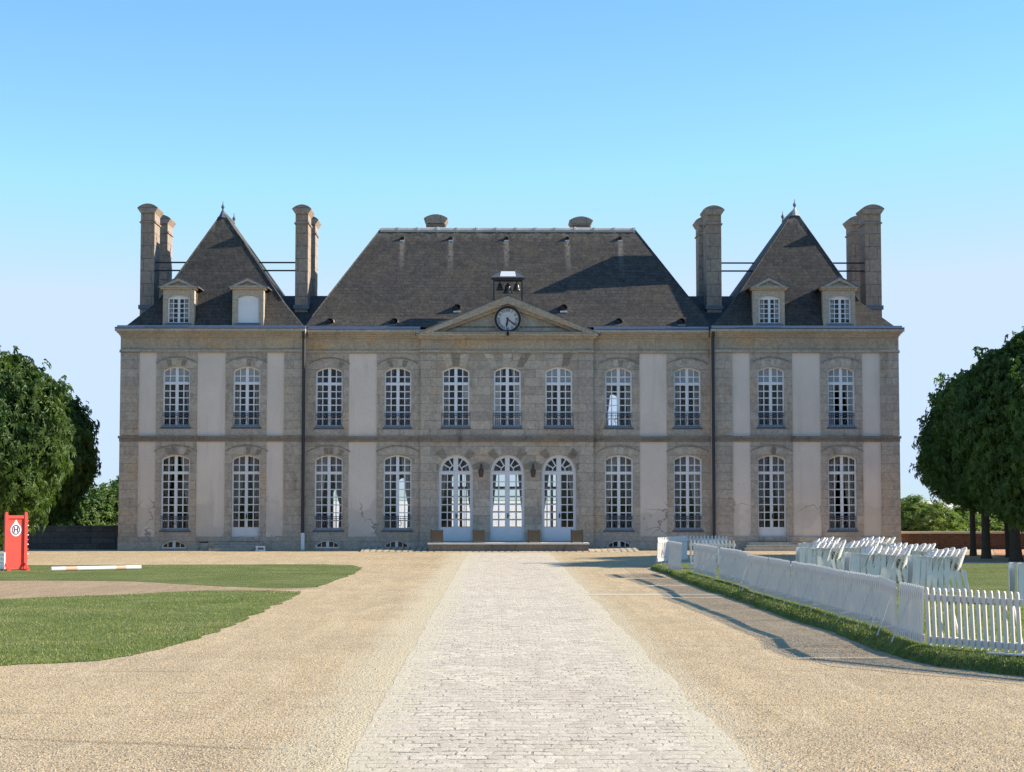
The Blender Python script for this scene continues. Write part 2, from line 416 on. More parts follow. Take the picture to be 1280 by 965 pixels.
# ------------------------------------------------------------------ light and sky
SUN = Vector((1, .055, .5)).normalized()
el, az = math.asin(SUN.z), math.atan2(SUN.x, SUN.y)
W = bpy.data.worlds.new('World'); S.world = W; W.use_nodes = True
wt = W.node_tree; bg = wt.nodes['Background']
sky = wt.nodes.new('ShaderNodeTexSky'); sky.sky_type = 'NISHITA'; sky.sun_disc = False
sky.sun_elevation = el; sky.sun_rotation = az; sky.air_density = 1.0; sky.dust_density = 0.0; sky.ozone_density = 2.6
hs = wt.nodes.new('ShaderNodeHueSaturation'); hs.inputs['Saturation'].default_value = 1.2; hs.inputs['Hue'].default_value = .499
wt.links.new(sky.outputs[0], hs.inputs['Color']); cap_ = wt.nodes.new('ShaderNodeMixRGB'); cap_.blend_type = 'DARKEN'; cap_.inputs[0].default_value = 1
cap_.inputs[2].default_value = (2.6, 3.3, 4.35, 1)          # pale hazy horizon
wt.links.new(hs.outputs[0], cap_.inputs[1]); wt.links.new(cap_.outputs[0], bg.inputs[0])
bg.inputs[1].default_value = .135
sl = bpy.data.lights.new('sun', 'SUN'); sl.energy = 5.0; sl.angle = R(.5); sl.color = (1, .91, .76)
so = bpy.data.objects.new('sun', sl); COL.objects.link(so); so.rotation_euler = (-SUN).to_track_quat('-Z', 'Y').to_euler(); so.location = (60, 20, 40)
vs = S.view_settings; vs.view_transform = 'Standard'; vs.look = 'None'; vs.exposure = .88; vs.gamma = 1
S.cycles.max_bounces = 8; S.cycles.transparent_max_bounces = 24; S.cycles.use_denoising = True; S.cycles.denoiser = 'OPENIMAGEDENOISE'; S.cycles.denoising_input_passes = 'RGB_ALBEDO_NORMAL'; S.cycles.denoising_prefilter = 'NONE'

# ------------------------------------------------------------------ the chateau
CH = empty('chateau', ROOT, 'long two storey stone chateau with steep slate roofs and a clock in its pediment', 'chateau')

def arc_pts(w, h, rise, inset, n=10, x0=None, x1=None):
    # points of a segmental arch of width w crowned at h, drawn inset by `inset`, from x0 to x1
    rad = ((w/2)**2+rise**2)/(2*rise); zc = h-rad
    x0 = -w/2+inset if x0 is None else x0; x1 = w/2-inset if x1 is None else x1
    return [(x0+(x1-x0)*i/n, zc+math.sqrt(max(0, (rad-inset)**2-(x0+(x1-x0)*i/n)**2))) for i in range(n+1)]

def arch_outline(w, h, rise, inset=0.0, z0=0.0, n=12):
    return [(-w/2+inset, z0), (w/2-inset, z0)] + list(reversed(arc_pts(w, h, rise, inset, n)))

def sash(w, h, rise, rows, zt, rows_top, panel=.1, stile=.068, mull=.13, mun=.041, fan=False, bar=.12):
    """white timber frame with its panes cut out: two leaves of two columns, transom at zt"""
    holes = []; solid = []
    cols = []
    for s in (-1, 1):
        a, b = mull/2, w/2-stile; m = (a+b)/2
        for (p, q) in ((a, m-mun/2), (m+mun/2, b)):
            cols.append((min(s*p, s*q), max(s*p, s*q)))
    zl0, zl1 = panel, zt-bar/2
    ph = (zl1-zl0-mun*(rows-1))/rows
    for (p, q) in cols:
        for k in range(rows):
            z = zl0+k*(ph+mun); holes.append([(p, z), (q, z), (q, z+ph), (p, z+ph)])
    z2 = zt+bar/2
    if not fan:
        top = [arc_pts(w, h, rise, stile, 4, p, q) for (p, q) in cols]
        if rows_top == 2:
            zm = z2+(h-rise*.5-stile-z2)*.5
            for (p, q), t in zip(cols, top):
                holes.append([(p, z2), (q, z2), (q, zm-mun/2), (p, zm-mun/2)])
                holes.append([(p, zm+mun/2), (q, zm+mun/2)]+list(reversed(t)))
        else:
            for (p, q), t in zip(cols, top): holes.append([(p, z2), (q, z2)]+list(reversed(t)))
    else:
        Ro = w/2-stile*1.25; zc = h-w/2+.02; z2 = max(z2, zc-.02)+.03; ri = Ro*.44
        for s in (-1, 1):
            a0 = math.asin(min(1, mull/2/ri))
            def pol(r_, t): return (s*max(mull/2, r_*math.sin(t)), max(z2, zc+r_*math.cos(t)))
            inner = [(s*mull/2, z2)]+[pol(ri, a0+(math.pi/2-a0)*i/6) for i in range(7)]
            holes.append(inner)
            for k in range(3):
                t0, t1 = math.pi/2*k/3, math.pi/2*(k+1)/3
                g0 = lambda r_: t0+mun*.6/r_; g1 = lambda r_: t1-mun*.6/r_
                if k == 0: g0 = lambda r_: math.asin(mull/2/r_)
                if k == 2: g1 = lambda r_: math.pi/2-.02
                ra = ri+mun
                o = [pol(ra, g0(ra)+(g1(ra)-g0(ra))*i/4) for i in range(5)]+[pol(Ro, g1(Ro)-(g1(Ro)-g0(Ro))*i/4) for i in range(5)]
                holes.append(o)
    return holes

def frame_mesh(w, h, rise, **k):
    m = MB(); holes = sash(w, h, rise, **k)
    m.plate([arch_outline(w, h, rise)]+holes, 0, .06)
    mull = k.get('mull', .12); p = k.get('panel', .09); zt = k['zt']; bar = k.get('bar', .12)
    m.box(-mull*.3, mull*.3, -.02, .003, p*.6, zt-bar*.3)           # meeting stile
    m.box(-w/2+.01, w/2-.01, -.03, .004, zt-bar*.42, zt+bar*.42)    # transom bar
    if p > .3:                                                      # door panel mouldings
        for s in (-1, 1):
            a, b = sorted((s*mull*.6, s*(w/2-.1)))
            m.box(a, b, -.012, .004, .1, p-.1)
    return m

WU, HU = fx(237.2)-fx(202.8), fz(458)-fz(533.8)
WG, HG = fx(237.3)-fx(201.3), fz(568.3)-fz(663)
HD = fz(568.3)-fz(677)
WA, HA = fx(591)-fx(547.8), fz(568)-fz(676.5)
zU, zG, zD, zA = fz(533.8), fz(663), fz(677), fz(676.5)
RISE = .19
KU = dict(rows=6, zt=fz(479)-zU, rows_top=2)
KG = dict(rows=7, zt=fz(591)-zG, rows_top=2)
KD = dict(rows=7, zt=fz(591)-zD, rows_top=2, panel=fz(659)-zD)
KA = dict(rows=7, zt=fz(591.2)-zA, rows_top=0, fan=True, panel=fz(659)-zA, stile=.12, mull=.2, bar=.13)

PROTO = {}
def proto(key, name, mb, mat):
    """build once in local coordinates; the first use takes the mesh, later uses share it"""
    o = mb.build(name, mat, None, (0, 0, 0), world=False); PROTO[key] = o.data; bpy.data.objects.remove(o)
def use(key, name, parent, loc):
    o = bpy.data.objects.new(name, PROTO[key]); COL.objects.link(o); o.parent = parent
    o.location = Vector(loc)-Vector(parent['_w']); o['_w'] = tuple(loc); return o

def glass_mb(w, h, rise):
    return MB().plate([arch_outline(w, h, rise, .03, .03)], .03, .036)
def rail_mb(w):
    m = MB(); a, b = -w/2-.03, w/2+.03; H = .58
    for z in (.05, H-.09, H): m.bar((a, -.1, z), (b, -.1, z), .03, .025)
    n = 13
    for i in range(n+1):
        x = a+(b-a)*i/n; m.bar((x, -.1, .05), (x, -.1, H), .014, .014)
    for x in (a, b):
        for z in (.06, H): m.bar((x, -.1, z), (x, .07, z), .022, .022)
    for s in (-1, 1):
        c = [(s*.1+.07*math.cos(t), -.11, .29+.1*math.sin(t)) for t in [i*math.pi/6 for i in range(13)]]
        m.tube(c, .01, 5, False)
    return m
for key, w, h, rise, k in (('U', WU, HU, RISE, KU), ('G', WG, HG, RISE, KG), ('D', WG, HD, RISE, KD), ('A', WA, HA, WA/2*.98, KA)):
    proto('frame'+key, 'window', frame_mesh(w, h, rise, **k), M['doorwhite'] if key in 'AD' else M['white'])
    proto('pane'+key, 'pane', glass_mb(w, h, rise), M['glass'])
proto('railU', 'balcony_rail', rail_mb(WU), M['bluei']); proto('railG', 'balcony_rail', rail_mb(WG), M['bluei'])

def sill_mb(w): return MB().box(-w/2-.06, w/2+.06, -.14, .1, -.07, 0)
proto('sillU', 'sill', sill_mb(WU), M['bluei']); proto('sillG', 'sill', sill_mb(WG), M['bluei'])
proto('handle', 'handle', MB().box(-.02, .02, -.05, -.018, -.1, .1).bar((0, -.06, 0), (.12, -.06, 0), .02, .02), M['black'])

def drape(xo, xi_top, xi_tie, z0, ztie, z1, y, gather=.05):
    """a curtain hanging from z1, tied back at ztie"""
    m = MB(); nx, nz = 14, 18; vs = []; fs = []
    for i in range(nz+1):
        z = z0+(z1-z0)*i/nz
        if z > ztie: t = (z-ztie)/(z1-ztie); xi = xi_tie+(xi_top-xi_tie)*(t**.8)
        else: xi = xi_tie+(xi_top-xi_tie)*.12*(1-z/ztie if ztie else 0)
        for j in range(nx+1):
            u = j/nx; vs.append((xo+(xi-xo)*u, y+gather*math.sin(u*math.pi*5), z))
    for i in range(nz):
        for j in range(nx):
            a = i*(nx+1)+j; fs.append((a, a+1, a+nx+2, a+nx+1))
    return m.add(vs, fs)

def curtains(parent, w, h, loc, sides, top=.75, tie=.3):
    for s in sides:
        m = drape(s*(w/2-.05), s*(w/2)*(1-top), s*(w/2)*(1-tie), .1, h*.34, h*.98, .32)
        o = m.build('curtain', M['curtain2' if rnd.random() < .45 else 'curtain'], None, (0, 0, 0), world=False, fix=False, smooth=True)
        o.parent = parent; o.location = Vector((loc[0], loc[1], loc[2]))-Vector(parent['_w'])

def blind(parent, loc, boxes):
    m = MB()
    for (x0, x1, z0, z1) in boxes: m.box(x0, x1, .09, .1, z0, z1)
    o = m.build('blind', M['blind'], None, (0, 0, 0), world=False); o.parent = parent
    o.location = Vector(loc)-Vector(parent['_w'])

PCX = {'pl': (220.0, 308.0), 'wl': (410.0, 496.3), 'c': (569.5, 634.2, 698.9), 'wr': (774.3, 860.8), 'pr': (964.2, 1052.2)}
PLANE = {'pl': YP, 'wl': YB, 'c': YC, 'wr': YB, 'pr': YP}
SPAN = {'pl': (151.0, 380.2), 'wl': (380.2, 525.0), 'c': (525.0, 742.5), 'wr': (742.5, 890.5), 'pr': (890.5, 1123.0)}
TH = .5
SUR = {'pl': ((195, 246), (281.5, 333)), 'wl': ((381.3, 434.5), (470, 524.8)), 'wr': ((742.8, 800.5), (835, 889.6)), 'pr': ((938, 990.7), (1026, 1078.3))}
z_top = fz(411)
z_base = -.4

def shifted(o, dx, dz): return [(a+dx, b+dz) for a, b in o]

wall_st = Multi('wall', M['stone']); wall_pl = Multi('wall', M['plaster']); trim = Multi('moulding', M['trim']); cap = Multi('capital', M['trim'])
surr = Multi('window_surround', M['stone2']); plinth = Multi('plinth', M['stone2']); frieze = Multi('frieze', M['warm']); pil = Multi('pilaster', M['stone2'])
string = Multi('string_course', M['string']); hood = Multi('hood_moulding', M['vd']); vous = Multi('voussoir', M['vl']); vous2 = Multi('voussoir', M['vd'])
inw = Multi('interior_wall', M['inside'])
for sec in ('pl', 'wl', 'c', 'wr', 'pr'):
    Y = PLANE[sec]; x0, x1 = fx(SPAN[sec][0]), fx(SPAN[sec][1])
    if sec == 'wl': x0, x1 = x0+.004, x1-.004
    if sec == 'wr': x0, x1 = x0+.004, x1-.004
    holes = []
    for i, c in enumerate(PCX[sec]):
        xc = fx(c)
        holes.append(('U', xc, WU, HU, zU))
        if sec == 'c': holes.append(('A', xc, WA, HA, zA))
        elif (sec == 'pl' and i == 1) or (sec == 'pr' and i == 0): holes.append(('D', xc, WG, HD, zD))
        else: holes.append(('G', xc, WG, HG, zG))
    outl = [[(x0, z_base), (x1, z_base), (x1, z_top), (x0, z_top)]]
    for (k, xc, w, h, zb) in holes:
        outl.append(shifted(arch_outline(w+.004, h+.002, WA/2*.98 if k == 'A' else RISE, 0), xc, zb))
    bas = []
    if sec in ('pl', 'wl') or sec == 'wr':
        for c in {'pl': (219,), 'wl': (409, 495.5), 'wr': (774.3,)}[sec]:
            bas.append(shifted(arch_outline(1.04, .33, .2), fx(c), fz(685.5)))
    outl += bas
    wo = (wall_st if sec == 'c' else wall_pl).plate(outl, Y, Y+TH)
    wo['label'] = 'brown ashlar wall of the three centre bays' if sec == 'c' else 'lilac grey plastered wall'
    # ------ stonework standing proud of the plaster
    zs0, zs1 = fz(552), fz(545)
    if sec != 'c':
        for k_i, (k, xc, w, h, zb) in enumerate(holes):
            hw = (.865 if k == 'U' else .9)
            s0, s1 = SUR[sec][(k_i//2)]; s0, s1 = fx(s0), fx(s1)
            lo, hi = (zs1-.002, fz(440)) if k == 'U' else (fz(671), zs0+.002)
            o = [(s0, lo), (s1, lo), (s1, hi), (s0, hi)]
            so_ = surr.plate([o, shifted(arch_outline(w-.02, h-.01, RISE, 0), xc, zb+.003 if k != 'D' else zb)], Y-.035, Y+.05)
            if k == 'D': pass
            # hood: arched label over the opening
            ho = arc_pts(2*hw-.02, h+.42, .26, 0, 12); hi2 = arc_pts(2*hw-.02, h+.36, .25, 0, 12)
            hood.plate([shifted(ho+list(reversed(hi2)), xc, zb)], Y-.055, Y-.03, parent=so_)
        # voussoirs slightly raised
            for q in range(-2, 3):
                if (q+int(xc*7)) % 3 == 0: continue
                a0 = q*.17; a1 = a0+.155
                p = [(xc+a0, zb+h+.03), (xc+a1, zb+h+.03), (xc+a1*1.35, zb+h+.31), (xc+a0*1.35, zb+h+.31)]
                p = [(a, b-.11*((a-xc)/.6)**2) for a, b in p]
                (vous if rnd.random() < (.75 if sec in ('wr', 'pr') else .3) else vous2).plate([p], Y-.041, Y-.03, parent=so_)
    # plinth with the basement lights and doors left open
    dh = [shifted([(-w/2, -1), (w/2, -1), (w/2, 3), (-w/2, 3)], xc, zb) for (k, xc, w, h, zb) in holes if k in 'AD']
    xs = [x0-(.06 if sec == 'pl' else 0)] + sum([[fx(c)-ww/2, fx(c)+ww/2] for (k, c2, ww, h, zb) in holes if k in 'AD' for c in [None] if False], []) + [x1+(.06 if sec == 'pr' else 0)]
    segs = [(xs[0], xs[-1])]
    for (k, xc, w, h, zb) in holes:
        if k in 'AD':
            new = []
            for (a, b) in segs:
                if a < xc < b: new += [(a, xc-w/2), (xc+w/2, b)]
                else: new.append((a, b))
            segs = new
    zp = fz(671)
    for (a, b) in segs:
        ol = [[(a, z_base), (b, z_base), (b, zp), (a, zp)]]
        for bo in bas:
            if a < bo[0][0] < b: ol.append([(p+(.01 if p < bo[0][0]+.5 else -.01), q) for p, q in bo])
        plinth.plate(ol, Y-.075 if sec != 'c' else Y-.06, Y+.05)
    # string course
    e0 = .11 if sec == 'pl' else 0; e1 = .11 if sec == 'pr' else 0
    dy = .004 if sec in ('wl', 'wr') else 0
    string.box(x0-e0, x1+e1, Y-.10, Y+.05, fz(548)+dy, fz(545)+dy)
    string.box(x0-e0*.6, x1+e1*.6, Y-.06, Y+.05, fz(552)+dy, fz(548)+dy)
    # frieze, architrave
    frieze.box(x0-(.05 if sec == 'pl' else 0), x1+(.05 if sec == 'pr' else 0), Y-.05, Y+.04, fz(438)+dy, fz(420)+dy)
    trim.box(x0-e0*.8, x1+e1*.8, Y-.09, Y+.04, fz(441)+dy, fz(438)+dy)
# quoins and pilasters of rusticated blocks
def pilaster(p0, p1, Y, lo, hi, proud=.055, y1=None):
    pil.box(fx(p0), fx(p1), Y-proud, (Y+.05 if y1 is None else y1), fz(lo), fz(hi))
for lo, hi in ((544.6, 441.2), (670.7, 552.2)):
    pilaster(149.6, 173, YP, lo, hi, .055); pilaster(355, 378.8, YP, lo, hi); pilaster(892.2, 915.5, YP, lo, hi); pilaster(1101, 1124.4, YP, lo, hi, .055)
    pilaster(525.2, 545, YC, lo, hi, .035); pilaster(724, 742.3, YC, lo, hi, .035)
    for a, b in ((381.6, 383.2), (434, 435.2), (889.0, 890.2)): pass
# capitals of the pilasters
for p0, p1, Y in ((149, 173.6, YP), (354.4, 379.4, YP), (891.6, 916.1, YP), (1100.4, 1125, YP), (524.6, 548, YC), (722, 743, YC)):
    cap.box(fx(p0), fx(p1), Y-.12, Y+.03, fz(440.2), fz(437.4))

# ---- keystones and flat-arch voussoirs of the stone centre bays
for i, c in enumerate(PCX['c']):
    xc = fx(c)
    for q in range(-2, 3):
        if (q+i) % 2 == 0 and q != 0: continue
        a0, a1 = (q-.48)*.26, (q+.48)*.26
        p = [(xc+a0, zU+HU+.04-.1*(q*.4)**2), (xc+a1, zU+HU+.04-.1*(q*.4)**2), (xc+a1*1.55, fz(441.4)), (xc+a0*1.55, fz(441.4))]
        (vous if (q+i) % 3 else vous2).plate([p], YC-.02, YC+.03)
    for q in range(-4, 5):
        t0, t1 = (q-.46)*.33, (q+.46)*.33
        if q % 2: continue
        r0, r1 = WA/2+.03, WA/2+.42+(.12 if q == 0 else 0)
        zc = zA+HA-WA/2
        p = [(xc+r0*math.sin(t0), zc+r0*math.cos(t0)), (xc+r0*math.sin(t1), zc+r0*math.cos(t1)), (xc+r1*math.sin(t1), zc+r1*math.cos(t1)), (xc+r1*math.sin(t0), zc+r1*math.cos(t0))]
        if zc+r1 < fz(552.2): vous2.plate([p], YC-.018, YC+.03)

# ---- side walls and the garden front
BACK = 84.2
xl, xr = fx(151), fx(1123)
wall_pl.box(xl, xl+.5, YP+TH, BACK-.5, z_base, z_top); wall_pl.box(xr-.5, xr, YP+TH, BACK-.5, z_base, z_top)
rear = [[(xl, z_base), (xr, z_base), (xr, z_top), (xl, z_top)]]
rear_doors = []
for a, b in ((563.5, 589.5), (612, 656.5), (677.5, 701)):
    X0, X1 = fx(a, BACK), fx(b, BACK); rear.append(shifted(arch_outline(X1-X0, 3.1, .3), (X0+X1)/2, .35)); rear_doors.append((X0, X1))
for a, b, lo, hi in ((497.5, 513, .6, 3.1), (417.5, 428, .6, 2.6), (758, 772.5, 5.2, 7.0)):
    X0, X1 = fx(a, BACK), fx(b, BACK); rear.append(shifted(arch_outline(X1-X0, hi-lo, .2), (X0+X1)/2, lo))
rw = MB().plate(rear, BACK-.5, BACK)

rw.build('wall', M['stone2'], CH)

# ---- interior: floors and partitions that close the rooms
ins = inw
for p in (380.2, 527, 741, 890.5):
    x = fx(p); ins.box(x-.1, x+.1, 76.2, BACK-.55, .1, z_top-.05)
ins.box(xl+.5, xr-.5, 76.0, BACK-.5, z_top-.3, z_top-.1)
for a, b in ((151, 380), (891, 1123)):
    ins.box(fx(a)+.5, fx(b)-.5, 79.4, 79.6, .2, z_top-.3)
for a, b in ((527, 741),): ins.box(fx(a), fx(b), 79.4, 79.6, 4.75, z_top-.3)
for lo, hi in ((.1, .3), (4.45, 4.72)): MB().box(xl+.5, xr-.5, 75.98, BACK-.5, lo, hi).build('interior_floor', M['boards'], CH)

# ---- windows
zt_u = KU['zt']
n_b = {('pl', 0): 't', ('pl', 1): 't', ('c', 1): 's', ('c', 2): 't', ('wr', 0): 't', ('wr', 1): 't', ('pr', 0): 't', ('pr', 1): 'ts', ('c', 0): 'r'}
for sec in PCX:
    Y = PLANE[sec]
    for i, c in enumerate(PCX[sec]):
        xc = fx(c); loc = (xc, Y+.1, zU)
        w = use('frameU', 'window', CH, loc); use('paneU', 'pane', w, loc); use('railU', 'balcony_rail', w, loc); use('sillU', 'sill', w, loc)
        b = n_b.get((sec, i), ''); bx = []
        if 't' in b: bx.append((-WU/2+.03, WU/2-.03, zt_u, HU-.06))
        if 's' in b:
            q = WU/4+.02; bx += [(-WU/2+.03, -q, .1, zt_u-.02), (q, WU/2-.03, .1, zt_u-.02)]
        if 'r' in b: bx.append((WU/4+.02, WU/2-.03, 1.2, zt_u-.02))
        if bx: blind(w, loc, bx)
        curtains(w, WU, HU-(.75 if 't' in b else 0), loc, (-1, 1), rnd.choice((.5, .7)), rnd.choice((.25, .4)))
        if sec == 'c':
            loc = (xc, Y+.14, zA); d = use('frameA', 'glazed_door', CH, loc); use('paneA', 'pane', d, loc); use('handle', 'handle', d, (xc+.02, Y+.12, zA+1.05))
            curtains(d, WA, HA-.4, loc, (-1, 1), .42 if i == 1 else .5, .12)
        elif (sec, i) in (('pl', 1), ('pr', 0)):
            loc = (xc, Y+.12, zD); d = use('frameD', 'glazed_door', CH, loc); use('paneD', 'pane', d, loc); use('handle', 'handle', d, (xc+.02, Y+.1, zD+1.05))
            curtains(d, WG, HD, loc, (-1, 1), .85, .45)
        else:
            loc = (xc, Y+.1, zG); w = use('frameG', 'window', CH, loc); use('paneG', 'pane', w, loc); use('railG', 'balcony_rail', w, loc); use('sillG', 'sill', w, loc)
            curtains(w, WG, HG, loc, (-1, 1), rnd.choice((.6, .8, .95)), rnd.choice((.3, .5, .65)))
# glazing of the garden doors
for (X0, X1) in rear_doors:
    w = X1-X0; h = sash(w, 3.1, .3, rows=5, zt=2.3, rows_top=1, panel=.5)
    rd = MB().plate([shifted(arch_outline(w, 3.1, .3), (X0+X1)/2, .35)]+[shifted(o, (X0+X1)/2, .35) for o in h], BACK-.3, BACK-.25)
    rd.build('garden_door', M['white'], CH)

# basement lights
for c, Y in ((219, YP), (409, YB), (495.5, YB), (774.3, YB)):
    xc = fx(c); w, h, rise = 1.03, .33, .2; hl = []
    for a, b in ((-.44, -.27), (-.24, -.06), (.06, .24), (.27, .44)):
        t = arc_pts(w, h, rise, .05, 3, a, b); t = [(p, max(q, .07)) for p, q in t]
        hl.append([(a, .05), (b, .05)]+list(reversed(t)))
    o = MB().plate([arch_outline(w, h, rise)]+hl, 0, .05).build('basement_window', M['white'], None, (0, 0, 0), world=False)
    o.parent = CH; L = Vector((xc, Y+.02, fz(685.5))); o.location = L-ROOT; o['_w'] = tuple(L)
    g = MB().plate([arch_outline(w, h, rise, .03, .02)], .03, .035).build('pane', M['glass'], None, (0, 0, 0), world=False); g.parent = o
wv = MB().box(fx(251), fx(262), YP-.079, YP-.05, fz(678.5), fz(676.8)); wv.build('air_vent', M['black'], CH)

# ---- cornice, gutter
def cornice(x0, x1, Y, e0, e1, dz, y1):
    cor = MB(); gut = MB()
    prof = [(421.5, 419.5, .12), (419.5, 417.2, .2), (417.2, 415.2, .32), (415.2, 412.2, .44)]
    for lo, hi, o in prof:
        cor.box(x0-o*.5*e0, x1+o*.5*e1, Y-o, y1, fz(lo)+dz, fz(hi)+dz)
    gut.box(x0-.22*e0, x1+.22*e1, Y-.42, y1-.01, fz(412.2)+dz, fz(410.2)+dz)
    gut.box(x0-.16*e0, x1+.16*e1, Y-.28, y1-.02, fz(410.2)+dz, fz(407.6)+dz)
    gut.tube([(x0-.22*e0, Y-.43, fz(411.0)+dz), (x1+.22*e1, Y-.43, fz(411.0)+dz)], .035, 8)
    cor.build('cornice', M['trim'], CH); gut.build('gutter', M['zinc'], CH)
cornice(fx(151), fx(380.2), YP, 1, .25, 0, BACK+.1)
cornice(fx(890.5), fx(1123), YP, .25, 1, 0, BACK+.1)
cornice(fx(380.2)+.1, fx(525)-.01, YB, 0, 0, -.006, YB+.6)
cornice(fx(742.5)+.01, fx(890.5)-.1, YB, 0, 0, -.006, YB+.6)
cb = MB()
for lo, hi, o in ((424, 421.8, .12), (421.8, 419.6, .24), (419.6, 417, .36)):
    cb.box(fx(525)-o*.5, fx(742.5)+o*.5, YC-o, YC+.5, fz(lo), fz(hi))
cb.build('cornice', M['trim'], CH)

# ---- pediment with clock
PA, PL, PR = (634.6, 369.5), (518.5, 418.6), (751.5, 418.6)
def pz(p, Y=YC-.4): q = P(p[0], p[1], Y); return (q.x, q.z)
A, L_, R_ = pz(PA), pz(PL), pz(PR); zb = fz(417)+.002
tri = lambda d: [(L_[0]+d*2.5, zb), (R_[0]-d*2.5, zb), (A[0], A[1]-d*1.08)]
ped = MB().plate([tri(0), [(a, b if i == 2 else b+.06) for i, (a, b) in enumerate(tri(.30))]], YC-.40, YC+.3)
ped.plate([[(a, b-.001) for a, b in tri(.12)], [(a, b if i == 2 else b+.05) for i, (a, b) in enumerate(tri(.42))]], YC-.22, YC+.28)
ped.build('pediment', M['warm'], CH)
tymp = MB().plate([[(a, b-.002) for a, b in tri(.3)]], YC-.02, YC+.25); tymp.build('tympanum', M['trim'], CH)
MB().box(L_[0]+1.0, R_[0]-1.0, YC-.43, YC-.03, zb+.062, zb+.1).build('flashing', M['lead'], CH)
# lead on the raking slopes
for s, E in ((-1, L_), (1, R_)):
    rk = MB().add([(E[0], YC-.41, E[1]-.0), (A[0], YC-.41, A[1]+.012), (A[0], YC+2.4, A[1]+.012), (E[0], YC+2.4, E[1]-.0),
            (E[0], YC-.41, E[1]+.03), (A[0], YC-.41, A[1]+.045), (A[0], YC+2.4, A[1]+.045), (E[0], YC+2.4, E[1]+.03)],
           [(0, 1, 2, 3), (7, 6, 5, 4), (0, 4, 5, 1), (1, 5, 6, 2), (2, 6, 7, 3), (3, 7, 4, 0)])
    rk.build('pediment_roof', M['lead'], CH)
cc = P(634.6, 399.2, YC-.2); cr = 16.6/F*YC
circ = lambda r_, n=48: [(cc.x+r_*math.sin(2*math.pi*i/n), cc.z+r_*math.cos(2*math.pi*i/n)) for i in range(n)]
CK = MB().plate([circ(cr), circ(cr*.83)], YC-.30, YC+.0).build('clock', M['black'], CH)
MB().plate([circ(cr*1.07), circ(cr*.99)], YC-.25, YC+.0).build('clock_rim', M['trim'], CK)
MB().plate([circ(cr*.84)], YC-.24, YC-.01).build('clock_face', M['clock'], CK)
def textmesh(body, size, mat, name, parent, loc, rot=0.0, ext=.004):
    cu = bpy.data.curves.new('text', 'FONT'); cu.body = body; cu.size = size; cu.extrude = ext; cu.align_x = 'CENTER'; cu.align_y = 'CENTER'
    ob = bpy.data.objects.new('text', cu); me = bpy.data.meshes.new_from_object(ob); bpy.data.objects.remove(ob)
    mt = Matrix.Rotation(math.pi/2, 4, 'X') @ Matrix.Rotation(rot, 4, 'Z'); me.transform(mt)
    o = bpy.data.objects.new(name, me); me.materials.clear(); me.materials.append(mat); COL.objects.link(o)
    o.parent = parent; o.location = Vector(loc)-Vector(parent['_w']); return o
for i, t in enumerate(('XII', 'I', 'II', 'III', 'IIII', 'V', 'VI', 'VII', 'VIII', 'IX', 'X', 'XI')):
    a = math.pi*i/6; r_ = cr*.66
    textmesh(t, .17, M['black'], 'numeral', CK, (cc.x+r_*math.sin(a), YC-.246, cc.z+r_*math.cos(a)), -a)
def hand(ang, ln, w, y):
    m = MB(); d = Vector((math.sin(ang), 0, math.cos(ang))); n = Vector((d.z, 0, -d.x)); c = Vector((cc.x, y, cc.z))
    pts = [c-d*.08-n*w*.4, c-d*.08+n*w*.4, c+d*ln*.7+n*w*.7, c+d*ln, c+d*ln*.7-n*w*.7]
    m.plate([[(p.x, p.z) for p in pts]], y-.005, y+.005); return m
hand(R(190), cr*.6, .055, YC-.268).build('clock_hand', M['black'], CK); hand(R(128), cr*.8, .038, YC-.282).build('clock_hand', M['black'], CK)
MB().lathe((cc.x, YC-.44, zb-.12), [(.0, .0), (.05, .02), (.06, .1), (.03, .16), (.02, .3)], 8).build('clock_finial', M['black'], CH)

# ---- roofs
def hip(m, e, mid, rid, ze, zm, zr):
    """eave rect -> flare rect -> ridge line (x0, x1, y)"""
    x0, x1, y0, y1 = e; a0, a1, b0, b1 = mid
    vs = [(x0, y0, ze), (x1, y0, ze), (x1, y1, ze), (x0, y1, ze), (a0, b0, zm), (a1, b0, zm), (a1, b1, zm), (a0, b1, zm)] + [Vector((*r_, zr)) for r_ in rid]
    fs = [(3, 2, 1, 0)] + [(i, (i+1) % 4, 4+(i+1) % 4, 4+i) for i in range(4)]
    return vs, fs
RM = MB()
ze = fz(407.8)
# main roof: ridge runs along X
zr = P(637, 287.5, 79.6).z; rl, rr = P(475, 287.5, 79.6).x, P(794, 287.5, 79.6).x
zm = P(637, 396, 75.9).z
vs, fs = hip(RM, (fx(379.2), fx(891.5), YB-.22, BACK+.1), (fx(386), fx(884.5), YB+.42, BACK-.5), [(rl, 79.6), (rr, 79.6)], ze-.02, zm, zr)
RM.add(vs, fs+[(4, 5, 9, 8), (5, 6, 9), (6, 7, 8, 9), (7, 4, 8)])
RMo = RM.build('main_roof', M['slate'], CH)
rg = MB()
n = 13
for i in range(n):
    xa, xb = rl+(rr-rl)*i/n, rl+(rr-rl)*(i+1)/n
    rg.tube([(xa, 79.6, zr-.02), (xb-.1, 79.6, zr-.02)], .13, 8); rg.tube([(xb-.1, 79.6, zr-.02), (xb, 79.6, zr-.02)], .155, 8)
rg.build('ridge_tiles', M['mortar'], RMo)
hl = Multi('hip_flashing', M['slate'])
for ex, ey, cx, cy, rx in ((fx(386), YB+.42, fx(379.2), YB-.22, rl), (fx(884.5), YB+.42, fx(891.5), YB-.22, rr)):
    hl.tube([(rx, 79.6, zr), (ex, ey, zm)], .03, 6, parent=RMo)
